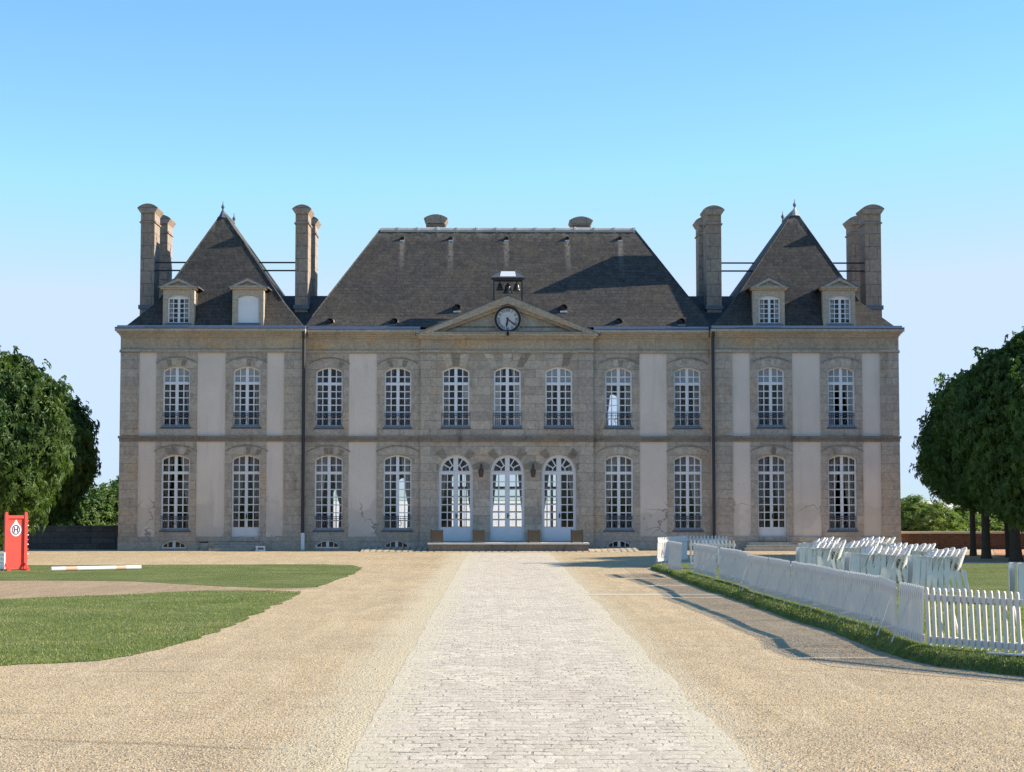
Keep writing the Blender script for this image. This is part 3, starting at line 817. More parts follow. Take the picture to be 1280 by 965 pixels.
# saddles between main roof and pavilions
zs = P(637, 370, 79.6).z
for a, b in ((300, 470), (800, 970)):
    xa, xb = fx(a), fx(b); y0, y1 = YB-.1, BACK
    sd = MB().add([(xa, y0, ze-.03), (xb, y0, ze-.03), (xb, y1, ze-.03), (xa, y1, ze-.03), (xa, 79.6, zs), (xb, 79.6, zs)],
           [(3, 2, 1, 0), (0, 1, 5, 4), (2, 3, 4, 5), (1, 2, 5), (3, 0, 4)])
    sd.build('saddle_roof', M['slate'], CH)
PROOF = []
for (c, f, bk, px0, px1, tag_) in (('pl', (278.6, 265), (293.3, 273), 157.5, 378.5, -1), ('pr', (993.2, 262.5), (980.5, 269.5), 891.5, 1118.5, 1)):
    a = P(f[0], f[1], 78.0); b = P(bk[0], bk[1], 81.3); zr2 = a.z
    xa, xb = fx(px0), fx(px1); Y0, Y1 = YP-.2, BACK+.1
    zm2 = P(637, 376, 75.75).z
    if tag_ < 0: ma, mb_ = P(199, 375, 75.75).x, P(352.5, 375, 75.75).x
    else: ma, mb_ = P(918, 375, 75.75).x, P(1073.5, 375, 75.75).x
    m = MB(); xr_ = (a.x+b.x)/2
    vs, fs = hip(m, (xa, xb, Y0, Y1), (ma, mb_, YP+.72, BACK-.75), [(a.x, a.y), (a.x, 81.3)], ze, zm2, zr2)
    m.add(vs, fs+[(4, 5, 8), (5, 6, 9, 8), (6, 7, 9), (7, 4, 8, 9)])
    o = m.build('pavilion_roof', M['slate'], CH); PROOF.append((o, a.x, zr2, ma, mb_, zm2))
    g = Multi('hip_flashing', M['slate'])
    for ex in (ma, mb_): g.tube([(a.x, a.y, zr2+.01), (ex, YP+.72, zm2+.01)], .028, 6, parent=o)
    Multi('ridge_flashing', M['lead']).tube([(a.x, a.y, zr2+.02), (a.x, 81.3, zr2+.02)], .06, 6, parent=o)
    g = MB().lathe((a.x, a.y, zr2-.25), [(.26, -.02), (.15, .1), (.07, .28), (.03, .36)], 8)
    g.build('apex_flashing', M['mortar' if tag_ > 0 else 'lead'], o)
    for yy in (a.y, 81.3):
        fn = MB().lathe((a.x, yy, zr2+.05), [(.02, 0), (.045, .1), (.08, .17), (.05, .24), (.02, .28), (.012, .42)], 8)
        fn.build('finial', M['lead'], o)

# ---- dormers
def dormer(px0, px1, wp0, wp1, apex, roof, shut, side):
    Y = YP-.2; x0, x1 = fx(px0, Y), fx(px1, Y); xc = (x0+x1)/2
    z0, z1 = fz(407.4, Y), fz(360, Y); za = P(apex[0], apex[1], Y-.2).z
    w0, w1 = fx(wp0, Y), fx(wp1, Y); wc = (w0+w1)/2; ww = w1-w0; wz0, wz1 = fz(404.5, Y), fz(369, Y); wh = wz1-wz0
    d = MB().plate([[(x0, z0), (x1, z0), (x1, z1), (x0, z1)], shifted(arch_outline(ww, wh, .12), wc, wz0)], Y, Y+.35)
    base = Vector((xc, Y, z0)); D = d.build('dormer', M['trim'], CH, loc=base)
    D['_w'] = tuple(base)
    MB().box(x0+.03, x1-.03, Y+.352, Y+2.6, z0, z1-.004).build('dormer_cheek', M['slate'], D)
    t = lambda e, d_: [(xc-(x1-x0)/2-e, z1+d_*.3), (xc+(x1-x0)/2+e, z1+d_*.3), (xc, za-d_)]
    p = MB().plate([t(.16, 0), [(xc-(x1-x0)/2+.22, z1+.09), (xc+(x1-x0)/2-.22, z1+.09), (xc, za-.13)]], Y-.2, Y+.35)
    p.plate([[(xc-(x1-x0)/2+.1, z1+.03), (xc+(x1-x0)/2-.1, z1+.03), (xc, za-.1)]], Y-.05, Y+.3)
    p.box(x0-.09, x1+.09, Y-.12, Y+.34, z1-.07, z1-.002)
    p.build('dormer_pediment', M['trim'], D)
    for s in (-1, 1):
        r_ = MB(); ex = xc+s*((x1-x0)/2+.2)
        r_.add([(ex, Y-.22, z1-.01), (xc, Y-.22, za+.012), (xc, Y+2.6, za+.012), (ex, Y+2.6, z1-.01),
                (ex, Y-.22, z1+.04), (xc, Y-.22, za+.06), (xc, Y+2.6, za+.06), (ex, Y+2.6, z1+.04)],
               [(0, 1, 2, 3), (7, 6, 5, 4), (0, 4, 5, 1), (1, 5, 6, 2), (2, 6, 7, 3), (3, 7, 4, 0)])
        r_.build('dormer_roof', M['lead'], D)
    f = MB()
    if shut:
        f.plate([shifted(arch_outline(ww-.01, wh-.005, .12), wc, wz0)], Y+.1, Y+.14)
        for k in range(-3, 4): f.box(wc+k*ww/7-.006+(.0), wc+k*ww/7+.006, Y+.092, Y+.102, wz0+.05, wz1-.16)
        for z in (wz0+.2, wz1-.35): f.box(w0+.04, w1-.04, Y+.085, Y+.1005, z, z+.07)
        f.build('shutter', M['white'], D)
    else:
        hl = []; mu = .03
        for s in (-1, 1):
            a, b = .05, ww/2-.06; m_ = (a+b)/2
            for p_, q_ in ((a, m_-mu/2), (m_+mu/2, b)):
                u, v = sorted((s*p_, s*q_)); n_ = 5; hh = (wh-.2)/n_
                for k in range(n_): hl.append([(u, .06+k*hh), (v, .06+k*hh), (v, .06+(k+1)*hh-mu), (u, .06+(k+1)*hh-mu)])
        f.plate([shifted(o, wc, wz0) for o in [arch_outline(ww, wh, .12)]+hl], Y+.1, Y+.15); f.build('dormer_window', M['white'], D)
        MB().box(w0+.03, w1-.03, Y+.17, Y+.176, wz0+.03, wz1-.13).build('pane', M['glass'], D)
        bl = MB().box(w0+.03, wc-.24, Y+.22, Y+.23, wz0, wz1-.1).box(wc+.2, w1-.03, Y+.22, Y+.23, wz0, wz1-.1); bl.build('blind', M['blind'], D)
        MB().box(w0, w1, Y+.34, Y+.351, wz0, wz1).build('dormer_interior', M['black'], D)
    MB().box(w0-.1, w1+.1, Y-.06, Y+.1, z0-.02, wz0-.004).build('dormer_sill', M['lead'], D)
    return D
dormer(201.6, 241.0, 207.5, 235, (221.5, 347.5), 0, False, -1)
dormer(288.8, 328.0, 295, 322.5, (308.5, 347.5), 0, True, -1)
dormer(942.7, 982.5, 949.8, 977, (963, 347), 0, False, 1)
dormer(1030.8, 1071.0, 1038.5, 1065.8, (1052, 347), 0, False, 1)

# ---- chimneys
def chimney(x0, x1, y0, y1, zb_, zt, ridge=False):
    base = Vector(((x0+x1)/2, (y0+y1)/2, zb_)); w = x1-x0; xc = base.x
    c = MB().box(x0, x1, y0, y1, zb_, zt-.4)
    c.box(x0-.05, x1+.05, y0-.05, y1+.05, zt-.82 if not ridge else zt-.5, zt-.76 if not ridge else zt-.44)
    o = c.build('chimney', M['chim'], CH, loc=base)
    e = w/2+.14
    flare = [(xc-w/2-.004, zt-.4), (xc+w/2+.004, zt-.4), (xc+e, zt-.2), (xc+e, zt-.165)] + [(xc+e-.01-(2*e-.02)*i/10, zt-.16+.0+.17*math.sin(math.pi*i/10)**.8) for i in range(11)] + [(xc-e, zt-.165), (xc-e, zt-.2)]
    k = MB().plate([flare], y0-.1, y1+.1); k.build('chimney_cap', M['chim'], o)
    return o
for (pf, pb, zt_px) in (((172.5, 190.0), None, 255.5), ((367.3, 383.3), None, 256.5), ((885, 903.5), None, 257.0), ((1084.6, 1104.6), None, 255.5)):
    yf = 77.35; x0, x1 = fx(pf[0], yf), fx(pf[1], yf); zt = P(637, zt_px, yf).z
    o = chimney(x0, x1, yf, yf+1.2, 9.2, zt)
    MB().box(x0-.06, x1+.06, yf-.05, yf+1.25, P(637, 386.5, yf).z, P(637, 381.5, yf).z).build('chimney_flashing', M['lead'], o)
    o = chimney(x0, x1, yf+3.05, yf+4.25, 9.2, zt)
for pa, pb in ((533, 555), (716, 738)):
    Y = 80.6; chimney(fx(pa, Y), fx(pb, Y), Y, Y+1.1, 12.3, P(637, 268.5 if pa < 600 else 271, Y).z, True)
tr = Multi('tie_rod', M['iron'])
for (xa, xb) in ((189, 240), (322, 368), (903, 945), (1040, 1086)):
    for zz in (328.5, 338.5):
        Y = 77.6; tr.tube([(fx(xa, Y), Y, P(637, zz, Y).z), (fx(xb, Y), Y, P(637, zz, Y).z)], .035, 6)

# ---- belfry behind the pediment
BY = 75.3; c = P(634.8, 348, BY)
BF = MB()
xa, xb = P(617.3, 348, BY).x, P(652.6, 348, BY).x
for x in (xa, xb):
    for y in (BY-.0, BY+.5): BF.bar((x, y, P(637, 380, BY).z), (x, y, P(637, 347, BY).z), .055, .055)
for y in (BY, BY+.5): BF.bar((xa, y, P(637, 349, BY).z), (xb, y, P(637, 349, BY).z), .06, .08)
BF.bar((xa, BY+.25, P(637, 349, BY).z), (xb, BY+.25, P(637, 349, BY).z), .08, .1)
bo = BF.build('bell_frame', M['iron'], CH, loc=Vector((c.x, BY, 11)))
zl, zh = P(637, 347.6, BY).z, P(637, 338.8, BY).z
e = .1; m = MB(); X0, X1, Y0, Y1 = xa-.12, xb+.12, BY-.14, BY+.64; i0, i1 = xa+.28, xb-.28
m.add([(X0, Y0, zl), (X1, Y0, zl), (X1, Y1, zl), (X0, Y1, zl), (X0, Y0, zl+.03), (X1, Y0, zl+.03), (X1, Y1, zl+.03), (X0, Y1, zl+.03),
       (i0, BY+.2, zh), (i1, BY+.2, zh), (i1, BY+.3, zh), (i0, BY+.3, zh)],
      [(3, 2, 1, 0), (0, 1, 5, 4), (1, 2, 6, 5), (2, 3, 7, 6), (3, 0, 4, 7), (4, 5, 9, 8), (5, 6, 10, 9), (6, 7, 11, 10), (7, 4, 8, 11), (8, 9, 10, 11)])
m.build('bell_frame_roof', M['lead'], bo)
m = MB(); f0 = .1; ya, yb = Y0+(BY+.2-Y0)*.12, BY+.2; za, zb2 = zl+.03+(zh-zl-.03)*.12, zh
m.add([(i0-.02, ya-.012, za), (i1+.02, ya-.012, za), (i1-.02, yb-.01, zb2+.012), (i0+.02, yb-.01, zb2+.012), (i0-.02, ya-.002, za+.002), (i1+.02, ya-.002, za+.002), (i1-.02, yb, zb2+.004), (i0+.02, yb, zb2+.004)],
      [(0, 1, 2, 3), (7, 6, 5, 4), (0, 4, 5, 1), (1, 5, 6, 2), (2, 6, 7, 3), (3, 7, 4, 0)])
m.build('metal_sheet', M['leadw'], bo)
for px, py, s in ((624.8, 350, .85), (634.8, 351, 1.1), (646, 350, .95)):
    q = P(px, py, BY); h = .36*s; s *= 1.15
    MB().lathe((q.x, BY+.25, q.z-h-.1), [(.0, .03), (.16*s, .0), (.175*s, .02), (.13*s, .08), (.1*s, .2*s), (.085*s, .26*s), (.03*s, .3*s), (.02, .36*s)], 14).build('bell', M['bronze'], bo, smooth=True)

# ---- roof vents
def vent(px, py, Y, s=1.0):
    q = P(px, py, Y); b = MB()
    b.tube([(q.x-.06*s, q.y+.25*s, q.z-.02), (q.x-.06*s, q.y-.0, q.z-.02), (q.x-.06*s, q.y-.1*s, q.z-.03)], [.12*s, .13*s, .1*s], 10)
    o = b.build('roof_vent', M['black'], RMo, loc=q)
    h = MB(); n_ = 10
    pts = []
    for yy in (q.y-.14*s, q.y+.3*s):
        for i in range(n_+1):
            t = -.5+2.6*i/n_; pts.append((q.x-.0*s+.16*s*math.sin(t-.4), yy, q.z-.02+.16*s*math.cos(t-.4)))
    h.add(pts, [(i, i+1, n_+2+i, n_+1+i) for i in range(n_)]); h.box(q.x-.16*s, q.x+.14*s, q.y-.14*s, q.y+.25*s, q.z-.22*s, q.z-.15*s)
    ho = h.build('vent_hood', M['leadw'], None, loc=q, fix=False); ho.parent = RMo; ho.location = q-ROOT; ho['_w'] = tuple(q)
def roof_y(py):          # depth of the main slope at picture height py
    best = 75.6
    for i in range(400):
        Y = 75.9+3.7*i/400; z = zm+(zr-zm)*(Y-YB-.42)/(79.6-YB-.42)
        if P(637, py, Y).z >= z: best = Y
        else: pass
        if P(637, py, Y).z <= z: return Y
    return best
for px in VENT_TOP: vent(px, 298, roof_y(298)-.05, .6)
for px, py in ((571.5, 384.5), (704.7, 384.5)): vent(px, py, roof_y(384.5)-.1, 1.0)
for px in (413, 493, 773.5, 852): vent(px, 402, 75.5, 1.0)

# ---- downpipes, lanterns, steps
for px, Y, lo in ((379.6, YP-.1, 666), (891.2, YP-.12, 688)):
    x = fx(px); MB().tube([(x, YP-.38, fz(414)), (x, YP-.3, fz(418)), (x, Y-.04, fz(424)), (x, Y-.04, fz(lo))], .07, 10).build('downpipe', M['iron'], CH)
x = fx(379.6); MB().tube([(x, YP-.14, fz(666)), (x, YP-.14, fz(686)), (x, YP-.22, fz(687.5))], .085, 10).build('downpipe_boot', M['white'], CH)
for px in (601.3, 666.3):
    q = P(px, 590, YC-.3); m = MB()
    m.lathe((q.x, q.y, q.z-.22), [(.04, 0), (.075, .02), (.115, .25), (.13, .27), (.06, .36), (.03, .42), (.0, .45)], 6)
    m.bar((q.x, YC, q.z+.3), (q.x, q.y, q.z+.3), .03, .03); m.bar((q.x, YC-.03, q.z+.1), (q.x, YC-.03, q.z+.36), .05, .04)
    m.build('lantern', plain('rusty_lantern', (.09, .06, .045), .6, .3), CH)
def steps(x0, x1, Y, n, tops, name='door_steps', tread=.34):
    m = MB(); z_prev = -.2
    for k in range(n): m.box(x0+.12*k, x1-.12*k, Y-tread*(n-k), Y-tread*(n-k-1)-.002 if k < n-1 else Y-.078, -.3, tops*(k+1)/n)
    return m.build(name, M['step'], CH)
steps(fx(267), fx(338), YP, 3, zD-.02); steps(fx(926), fx(996), YP, 3, zD-.02)
DS = MB().box(fx(538.4), fx(732.2), YC-2.3, YC-.062, -.3, zA-.085).build('door_steps', M['string'], CH)  # dark stone paints in the shade on the platform front
MB().box(fx(537.2), fx(733.4), YC-2.42, YC-.0622, zA-.0845, zA-.03).build('door_step_slab', plain('sunlit_tone_slab', (.66, .62, .54), .8, .2), DS)  # light slab colour paints in the sunlit platform top
# the small white boot scraper by the pavilion steps
bs = MB().box(fx(326), fx(337.5), YP-1.35, YP-1.05, 0.0, .06).box(fx(326.5), fx(328.5), YP-1.3, YP-1.1, .06, .22).box(fx(326), fx(337.5), YP-1.35, YP-1.05, .16, .2).box(fx(336), fx(337.2), YP-1.3, YP-1.1, .06, .16)
tag(bs.build('boot_scraper', M['white'], None, loc=Vector((fx(332), YP-1.2, 0))), 'small white boot scraper on the ground by the steps of the left pavilion', 'boot scraper')
# planters
spots = [(538.5, 553.5), (591, 605.6), (660, 675), (714, 728.5)]
lab = ['square brown planter box at the left end of the door step', 'square brown planter box between the left and middle doors', 'square brown planter box between the middle and right doors', 'square brown planter box at the right end of the door step']
for (a, b), l in zip(spots, lab):
    Y = YC-1.9; x0, x1 = fx(a, Y), fx(b, Y); w = x1-x0; zf = zA-.028; h = .5
    T = empty('planter_box', ((x0+x1)/2, Y+w/2, zf), l, 'planter', 'planter boxes by the doors')
    m = MB(); t = .035
    m.box(x0+t, x1-t, Y, Y+t, zf+.04, zf+h-.04).box(x0+t, x1-t, Y+w-t, Y+w, zf+.04, zf+h-.04)
    m.box(x0, x0+t, Y+.004, Y+w-.004, zf+.04, zf+h-.04).box(x1-t, x1, Y+.004, Y+w-.004, zf+.04, zf+h-.04)
    m.box(x0+t+.002, x1-t-.002, Y+t+.002, Y+w-t-.002, zf+.06, zf+h-.12)
    m.build('planter_panel', M['planter'], T)
    f = MB()
    for xx in (x0-.01, x1-.05):
        for yy in (Y-.012, Y+w-.05): f.box(xx, xx+.06, yy, yy+.06, zf, zf+h+.03)
    f.box(x0-.006, x1+.006, Y-.008, Y+.03, zf+h-.05, zf+h-.003).box(x0-.006, x1+.006, Y+w-.03, Y+w+.008, zf+h-.05, zf+h-.003)
    f.build('planter_frame', M['planter'], T)

# ------------------------------------------------------------------ ground
def sheet(name, pts, z, mat, thick=0.0):
    m = MB(); n = len(pts)
    bm = bmesh.new(); vs = [bm.verts.new((p[0], p[1], z)) for p in pts]; f = bm.faces.new(vs)
    bmesh.ops.triangulate(bm, faces=[f])
    bmesh.ops.recalc_face_normals(bm, faces=bm.faces)
    for f in bm.faces:
        if f.normal.z < 0: f.normal_flip()
    me = bpy.data.meshes.new(name); bm.to_mesh(me); bm.free(); me.materials.append(mat)
    o = bpy.data.objects.new(name, me); COL.objects.link(o); o['_w'] = (0, 0, 0)
    return tag(o, kind='structure')
def ragged(pts, step_=.25, amp=.06, seed=1):
    base = []; n = len(pts); rr_ = random.Random(seed)
    for i in range(n):
        a, b = Vector(pts[i][:2]), Vector(pts[(i+1) % n][:2]); L = (b-a).length
        k = max(1, min(400, int(L/step_)))
        base += [a.lerp(b, j/k) for j in range(k)]
    out = []; m = len(base)
    for i, p in enumerate(base):
        d = base[(i+3) % m]-base[i-3]; nn = Vector((d.y, -d.x)).normalized() if d.length else Vector((0, 0))
        out.append(p+nn*amp*(noise.noise((p.x*1.3, p.y*1.3, seed))*1.2+noise.noise((p.x*5, p.y*5, seed))*.5))
    return out
def smooth_poly(pts, it=2):
    for _ in range(it):
        q = []
        for i in range(len(pts)):
            a, b = Vector(pts[i]), Vector(pts[(i+1) % len(pts)]); q += [a*.75+b*.25, a*.25+b*.75]
        pts = q
    return pts

M['field'] = turf('field_grass', .9)
M['gravel'] = gravel('court_gravel', (.55, .42, .262), True)
M['gravel2'] = gravel('coarse_shaded_gravel', (.50, .375, .24), False)  # coarse gravel, darkened to paint in the picket shade
M['gravelb'] = gravel('pale_gravel', (.80, .74, .66), False)
M['setts'] = setts()
M['turf'] = turf('lawn_turf', 1.0)
M['track'] = gravel('sand_track', (.42, .305, .195), False)
M['clay'] = gravel('red_clay', (.62, .33, .2), False)

sheet('ground', [(-3000, -500), (3000, -500), (3000, 5000), (-3000, 5000)], -.03, M['field'])
sheet('gravel_court', [(-75, -12), (75, -12), (75, 86), (-75, 86)], 0.0, M['gravel'])
sheet('haze_standin_ground', [(-30, 86), (30, 86), (900, 2800), (-900, 2800)], -.01, M['gravelb'])  # added pale ground, stands in for bright haze seen through the doors
# the paved drive: ragged edges sinking under the sand
yn, yf = -8, G(640, 691).y
xa = lambda y: -1.21-.06*noise.noise((y*.4, 3, 0))-.05*noise.noise((y*2, 9, 0))
xb = lambda y: 2.02+.07*noise.noise((y*.4, 7, 0))+.05*noise.noise((y*2.1, 5, 0))
ys = [yn+(yf-yn)*i/300 for i in range(301)]
sheet('paved_drive', [(xa(y), y) for y in ys]+[(xb(y), y) for y in reversed(ys)], .002, M['setts'])
# sett strip along the foot of the facade, in two rows
def sett_strip():
    t = NT('sett_strip_stone', (.5, .45, .38), .9, .2)
    x, y, z = t.xyz(); br = t.brick(t.vec(x, y, 0.0), .26, 1.05, .05, off=0, smooth=.3)
    f = t.noise(5, 5, .7)
    c = t.mix(br[1], t.mix(f, (.42, .36, .27), (.52, .46, .36)), (.26, .2, .13))
    t.color(t.mix(t.step(t.noise(.6, 4), .5, .65), c, (.56, .44, .29))); t.bump(t.math('SUBTRACT', f, br[1]), .03, .8); return t.m
a, b = G(450, 690.2), G(800, 690.2)
st_ = sheet('sett_strip', ragged([(a.x, a.y), (b.x, b.y), (b.x, YB-.1), (a.x, YB-.1)], .3, .04, 5), .004, sett_strip())
for v in st_.data.vertices: v.co.z = .004+max(0, min(1, (v.co.y-a.y)/1.9))*.12
a, b = G(735, 743.2), G(905, 743.2)
sheet('drain_strip', ragged([(a.x, a.y-.22), (b.x, a.y-.22), (b.x, a.y+.22), (a.x, a.y+.22)], .12, .05, 8), .0045, plain('pale_drain_stone', (.62, .53, .39), .9, .1, vary=.2))

def gp(l, z=0.0): return [tuple(G(x, y, z))[:2] for x, y in l]
# left lawns
ll = [(-40, 23.2)]+gp([(-40, 834.5), (0, 832), (70, 829.5), (120, 826), (190, 815), (250, 797), (300, 778), (345, 757), (372, 744.5)])+gp([(376, 739.8), (330, 738.2), (250, 738.6), (140, 744), (0, 749), (-60, 751)])+[(-40, 34.5)]
ul = [(-40, 45.2)]+gp([(-40, 725.5), (0, 726), (90, 726), (170, 727), (220, 730), (280, 733.5), (350, 735.8), (395, 734), (425, 724.5), (448, 714), (453, 709.5), (440, 706.5), (400, 705.5), (200, 706), (60, 706.5), (0, 706.5)])+[(-40, 57.5)]
LAWN_LOW, LAWN_UP = ragged(ll, .1, .11, 2), ragged(ul, .2, .1, 3)
sheet('lawn', LAWN_LOW, .006, M['turf']); sheet('lawn', LAWN_UP, .006, M['turf'])
tp = gp([(-60, 751), (0, 749.5), (140, 744.5), (250, 739), (330, 738.6), (400, 735), (350, 735.4), (280, 733), (220, 729.5), (170, 726.5), (90, 725.4), (-40, 725)])
sheet('sand_track', [(-40, 34)]+tp+[(-40, 46)], .003, M['track'])

# right lawn: raised 15 cm behind a grassy bank
LZ = .15
foot = [(4.62, 55.0), (4.74, 50), (4.72, 45), (4.84, 41), (5.0, 37), (5.1, 32), (5.29, 27.5), (5.27, 24.5), (5.48, 22.8), (6.3, 21.3), (7.7, 19.4), (10.6, 16.2), (14, 13)]
fd = []
for i in range(len(foot)-1):
    for k in range(8):
        t = k/8; fd.append(Vector(foot[i]).lerp(Vector(foot[i+1]), t))
fd.append(Vector(foot[-1]))
m = MB(); rows = 4; vs = []
for i, p in enumerate(fd):
    d = (fd[min(i+1, len(fd)-1)]-fd[max(i-1, 0)]).normalized(); nn = Vector((-d.y, d.x))
    j = .08*noise.noise((p.x*2, p.y*.9, 4))+.05*noise.noise((p.x*5, p.y*4, 2))
    for r_, (o, z) in enumerate(((0+j, -.01), (.09+j*.8, .08), (.2+j*.6, .135), (.36, LZ))):
        q = p+nn*o; vs.append((q.x, q.y, z+(.012*noise.noise((q.x*4, q.y*4, 8)) if r_ in (1, 2) else 0)))
fs = []
for i in range(len(fd)-1):
    for r_ in range(3): a = i*4+r_; fs.append((a, a+1, a+5, a+4))
m.add(vs, fs); bank = m.build('lawn_bank', M['turf'], None, loc=(0, 0, 0), smooth=True); tag(bank, kind='structure')
top_edge = [Vector(vs[i*4+3][:2]) for i in range(len(fd))]
sheet('lawn', list(reversed([tuple(p) for p in top_edge]))+[(5.2, 55.2), (46, 55.2), (46, 12)], LZ, M['turf'])
sheet('fence_shade_strip', ragged([(4.75, 58), (3.9, 56), (3.75, 50), (3.85, 43), (3.95, 37), (3.9, 30), (3.95, 25.5), (4.25, 22.8), (6.2, 20.2), (9.0, 16.9), (9.8, 17.3), (7.7, 19.7), (6.4, 21.6), (5.6, 23.4), (5.5, 27), (5.3, 35), (5.1, 45)], .2, .1, 6), .003, M['gravel2'])  # outline follows the fence shadow, its shade put into the darker tone
sheet('gravel_path', ragged([(5.4, 55.4), (46, 55.4), (46, 60.2), (5.4, 59.4)], .4, .06, 9), .03, M['gravelb'])
sheet('clay_path', [(18.4, 66.6), (46, 66.6), (46, 75.8), (20.8, 75.8)], .01, M['clay'])

# grass blades
def blades(name, pts_fn, n, h0, h1, mat, seed):
    rg_ = random.Random(seed); vs = []; fs = []
    while len(fs) < n:
        q = pts_fn(rg_)
        if q is None: continue
        a = rg_.uniform(0, 6.28); h = rg_.uniform(h0, h1); w = .006+.004*rg_.random(); le = rg_.uniform(.2, .7)*h; b = rg_.uniform(0, 6.28)
        k = len(vs); dx, dy = w*math.cos(a), w*math.sin(a)
        vs += [(q[0]-dx, q[1]-dy, q[2]-.005), (q[0]+dx, q[1]+dy, q[2]-.005), (q[0]+le*math.cos(b), q[1]+le*math.sin(b), q[2]+h)]
        fs.append((k, k+1, k+2))
    me = bpy.data.meshes.new(name); me.from_pydata(vs, [], fs); me.materials.append(mat)
    o = bpy.data.objects.new(name, me); COL.objects.link(o); return tag(o, kind='stuff')
def inside(p, poly):
    c = False; n = len(poly); j = n-1
    for i in range(n):
        xi, yi = poly[i]; xj, yj = poly[j]
        if (yi > p[1]) != (yj > p[1]) and p[0] < (xj-xi)*(p[1]-yi)/(yj-yi)+xi: c = not c
        j = i
    return c
def stones_mat():
    t = NT('gravel_stone', (.45, .34, .22), .9, .2); w = t.noise(60, 2, .6, None)
    t.color(t.ramp(t.voro(30, out='Distance'), [(.1, (.50, .39, .26)), (.35, (.40, .30, .19)), (.6, (.60, .5, .38)), (.9, (.33, .24, .16))])); return t.m
M['stones'] = stones_mat()
M['blade'] = leaf('grass_blades', (.17, .205, .06), (.28, .295, .115), .8, .35)
LL = [tuple(p) for p in LAWN_LOW]
def f_low(g):
    y = 22.5+20*g.random()**2.2; x = g.uniform(-13.5, -3.5)
    return (x, y, .006) if inside((x, y), LL) else None
blades('grass', f_low, 70000, .012, .034, M['blade'], 3)
def f_bank(g):
    i = g.randrange(len(fd)-1); t = g.random(); u = g.random()**.8*3
    r0 = int(u) if u < 3 else 2; uu = u-r0
    a = Vector(vs[i*4+r0]).lerp(Vector(vs[(i+1)*4+r0]), t); b = Vector(vs[i*4+r0+1]).lerp(Vector(vs[(i+1)*4+r0+1]), t)
    return tuple(a.lerp(b, uu))
blades('grass', f_bank, 45000, .014, .046, M['blade'], 4)
def f_right(g):
    y = 19+16*g.random(); x = g.uniform(5.2, 12)
    if x < 5.7-(y-24.6)*.0 and y < 24.6: pass
    if not inside((x, y), RL): return None
    return (x, y, LZ)
RL = list(reversed([tuple(p) for p in top_edge]))+[(5.2, 55.2), (46, 55.2), (46, 12)]
blades('grass', f_right, 50000, .015, .045, M['blade'], 5)

# loose pebbles on the near gravel
def pebbles(name, n, mat, seed):
    g = random.Random(seed); vs = []; fs = []; c = 0
    while c < n:
        y = 13.2+15*g.random()**1.9; w = y*.30; x = g.uniform(-w, w)
        if -1.35 < x < 2.1: 
            if g.random() > .03: continue
        if y > 22 and x < -3 and inside((x, y), LL): continue
        if x > 4.4: 
            if inside((x+.3, y), RL) or x > 5 and y > 20.5: continue
        s = .004+.009*g.random()**2.5; k = len(vs); a = g.uniform(0, 3.14); ca, sa = math.cos(a), math.sin(a)
        for dx, dy, dz in ((1, 0, .2), (0, .8, .25), (-1.1, 0, .15), (0, -.9, .3), (.1, .1, .75), (0, 0, -.3)):
            dx *= s*g.uniform(.8, 1.3); dy *= s*g.uniform(.8, 1.3); vs.append((x+dx*ca-dy*sa, y+dx*sa+dy*ca, .003+dz*s))
        fs += [(k, k+1, k+4), (k+1, k+2, k+4), (k+2, k+3, k+4), (k+3, k, k+4)]; c += 1
    me = bpy.data.meshes.new(name); me.from_pydata(vs, [], fs); me.materials.append(mat)
    o = bpy.data.objects.new(name, me); COL.objects.link(o); return tag(o, kind='stuff')
pebbles('gravel_stones', 45000, M['stones'], 21)
# ------------------------------------------------------------------ picket fence
M['picket'] = plain('picket_paint', (.70, .645, .59), .55, .3, vary=.07, scale=4)
ph, rail_t, rail_b = .79, .66, .10
pk = MB().plate([[(-.026, .03), (.026, .03), (.026, ph-.03), (.014, ph), (-.014, ph), (-.026, ph-.03)]], -.011, .011)
proto('picket', 'picket', pk, M['picket'])
fence = [(4.82, 51.0), (4.93, 48.6)], [(5.22, 48.2), (5.34, 46.2), (5.38, 44.6)], [(5.42, 44.2), (5.56, 41.4), (5.52, 39.0)], [(5.40, 38.8), (5.52, 36.6), (5.58, 34.3), (5.70, 32.0), (5.72, 29.7), (5.86, 27.5), (5.68, 25.6), (5.70, 24.2)], [(5.71, 24.1), (6.75, 22.55), (7.85, 20.95)]
back = [(5.45, 51.6), (6.75, 51.3)], [(4.9, 55.6), (6.1, 58.2)], [(6.15, 58.3), (7.4, 58.1)]
labels_f = ['far end panel of the white picket fence leaning by the gravel, nearest the central doors', 'white picket panel just past the gap near the far end of the fence', 'white picket panel of the far fence, before the second kink',
            'white picket panel meeting its neighbour under the steps of the right pavilion', 'white picket panel in front of the pavilion steps']
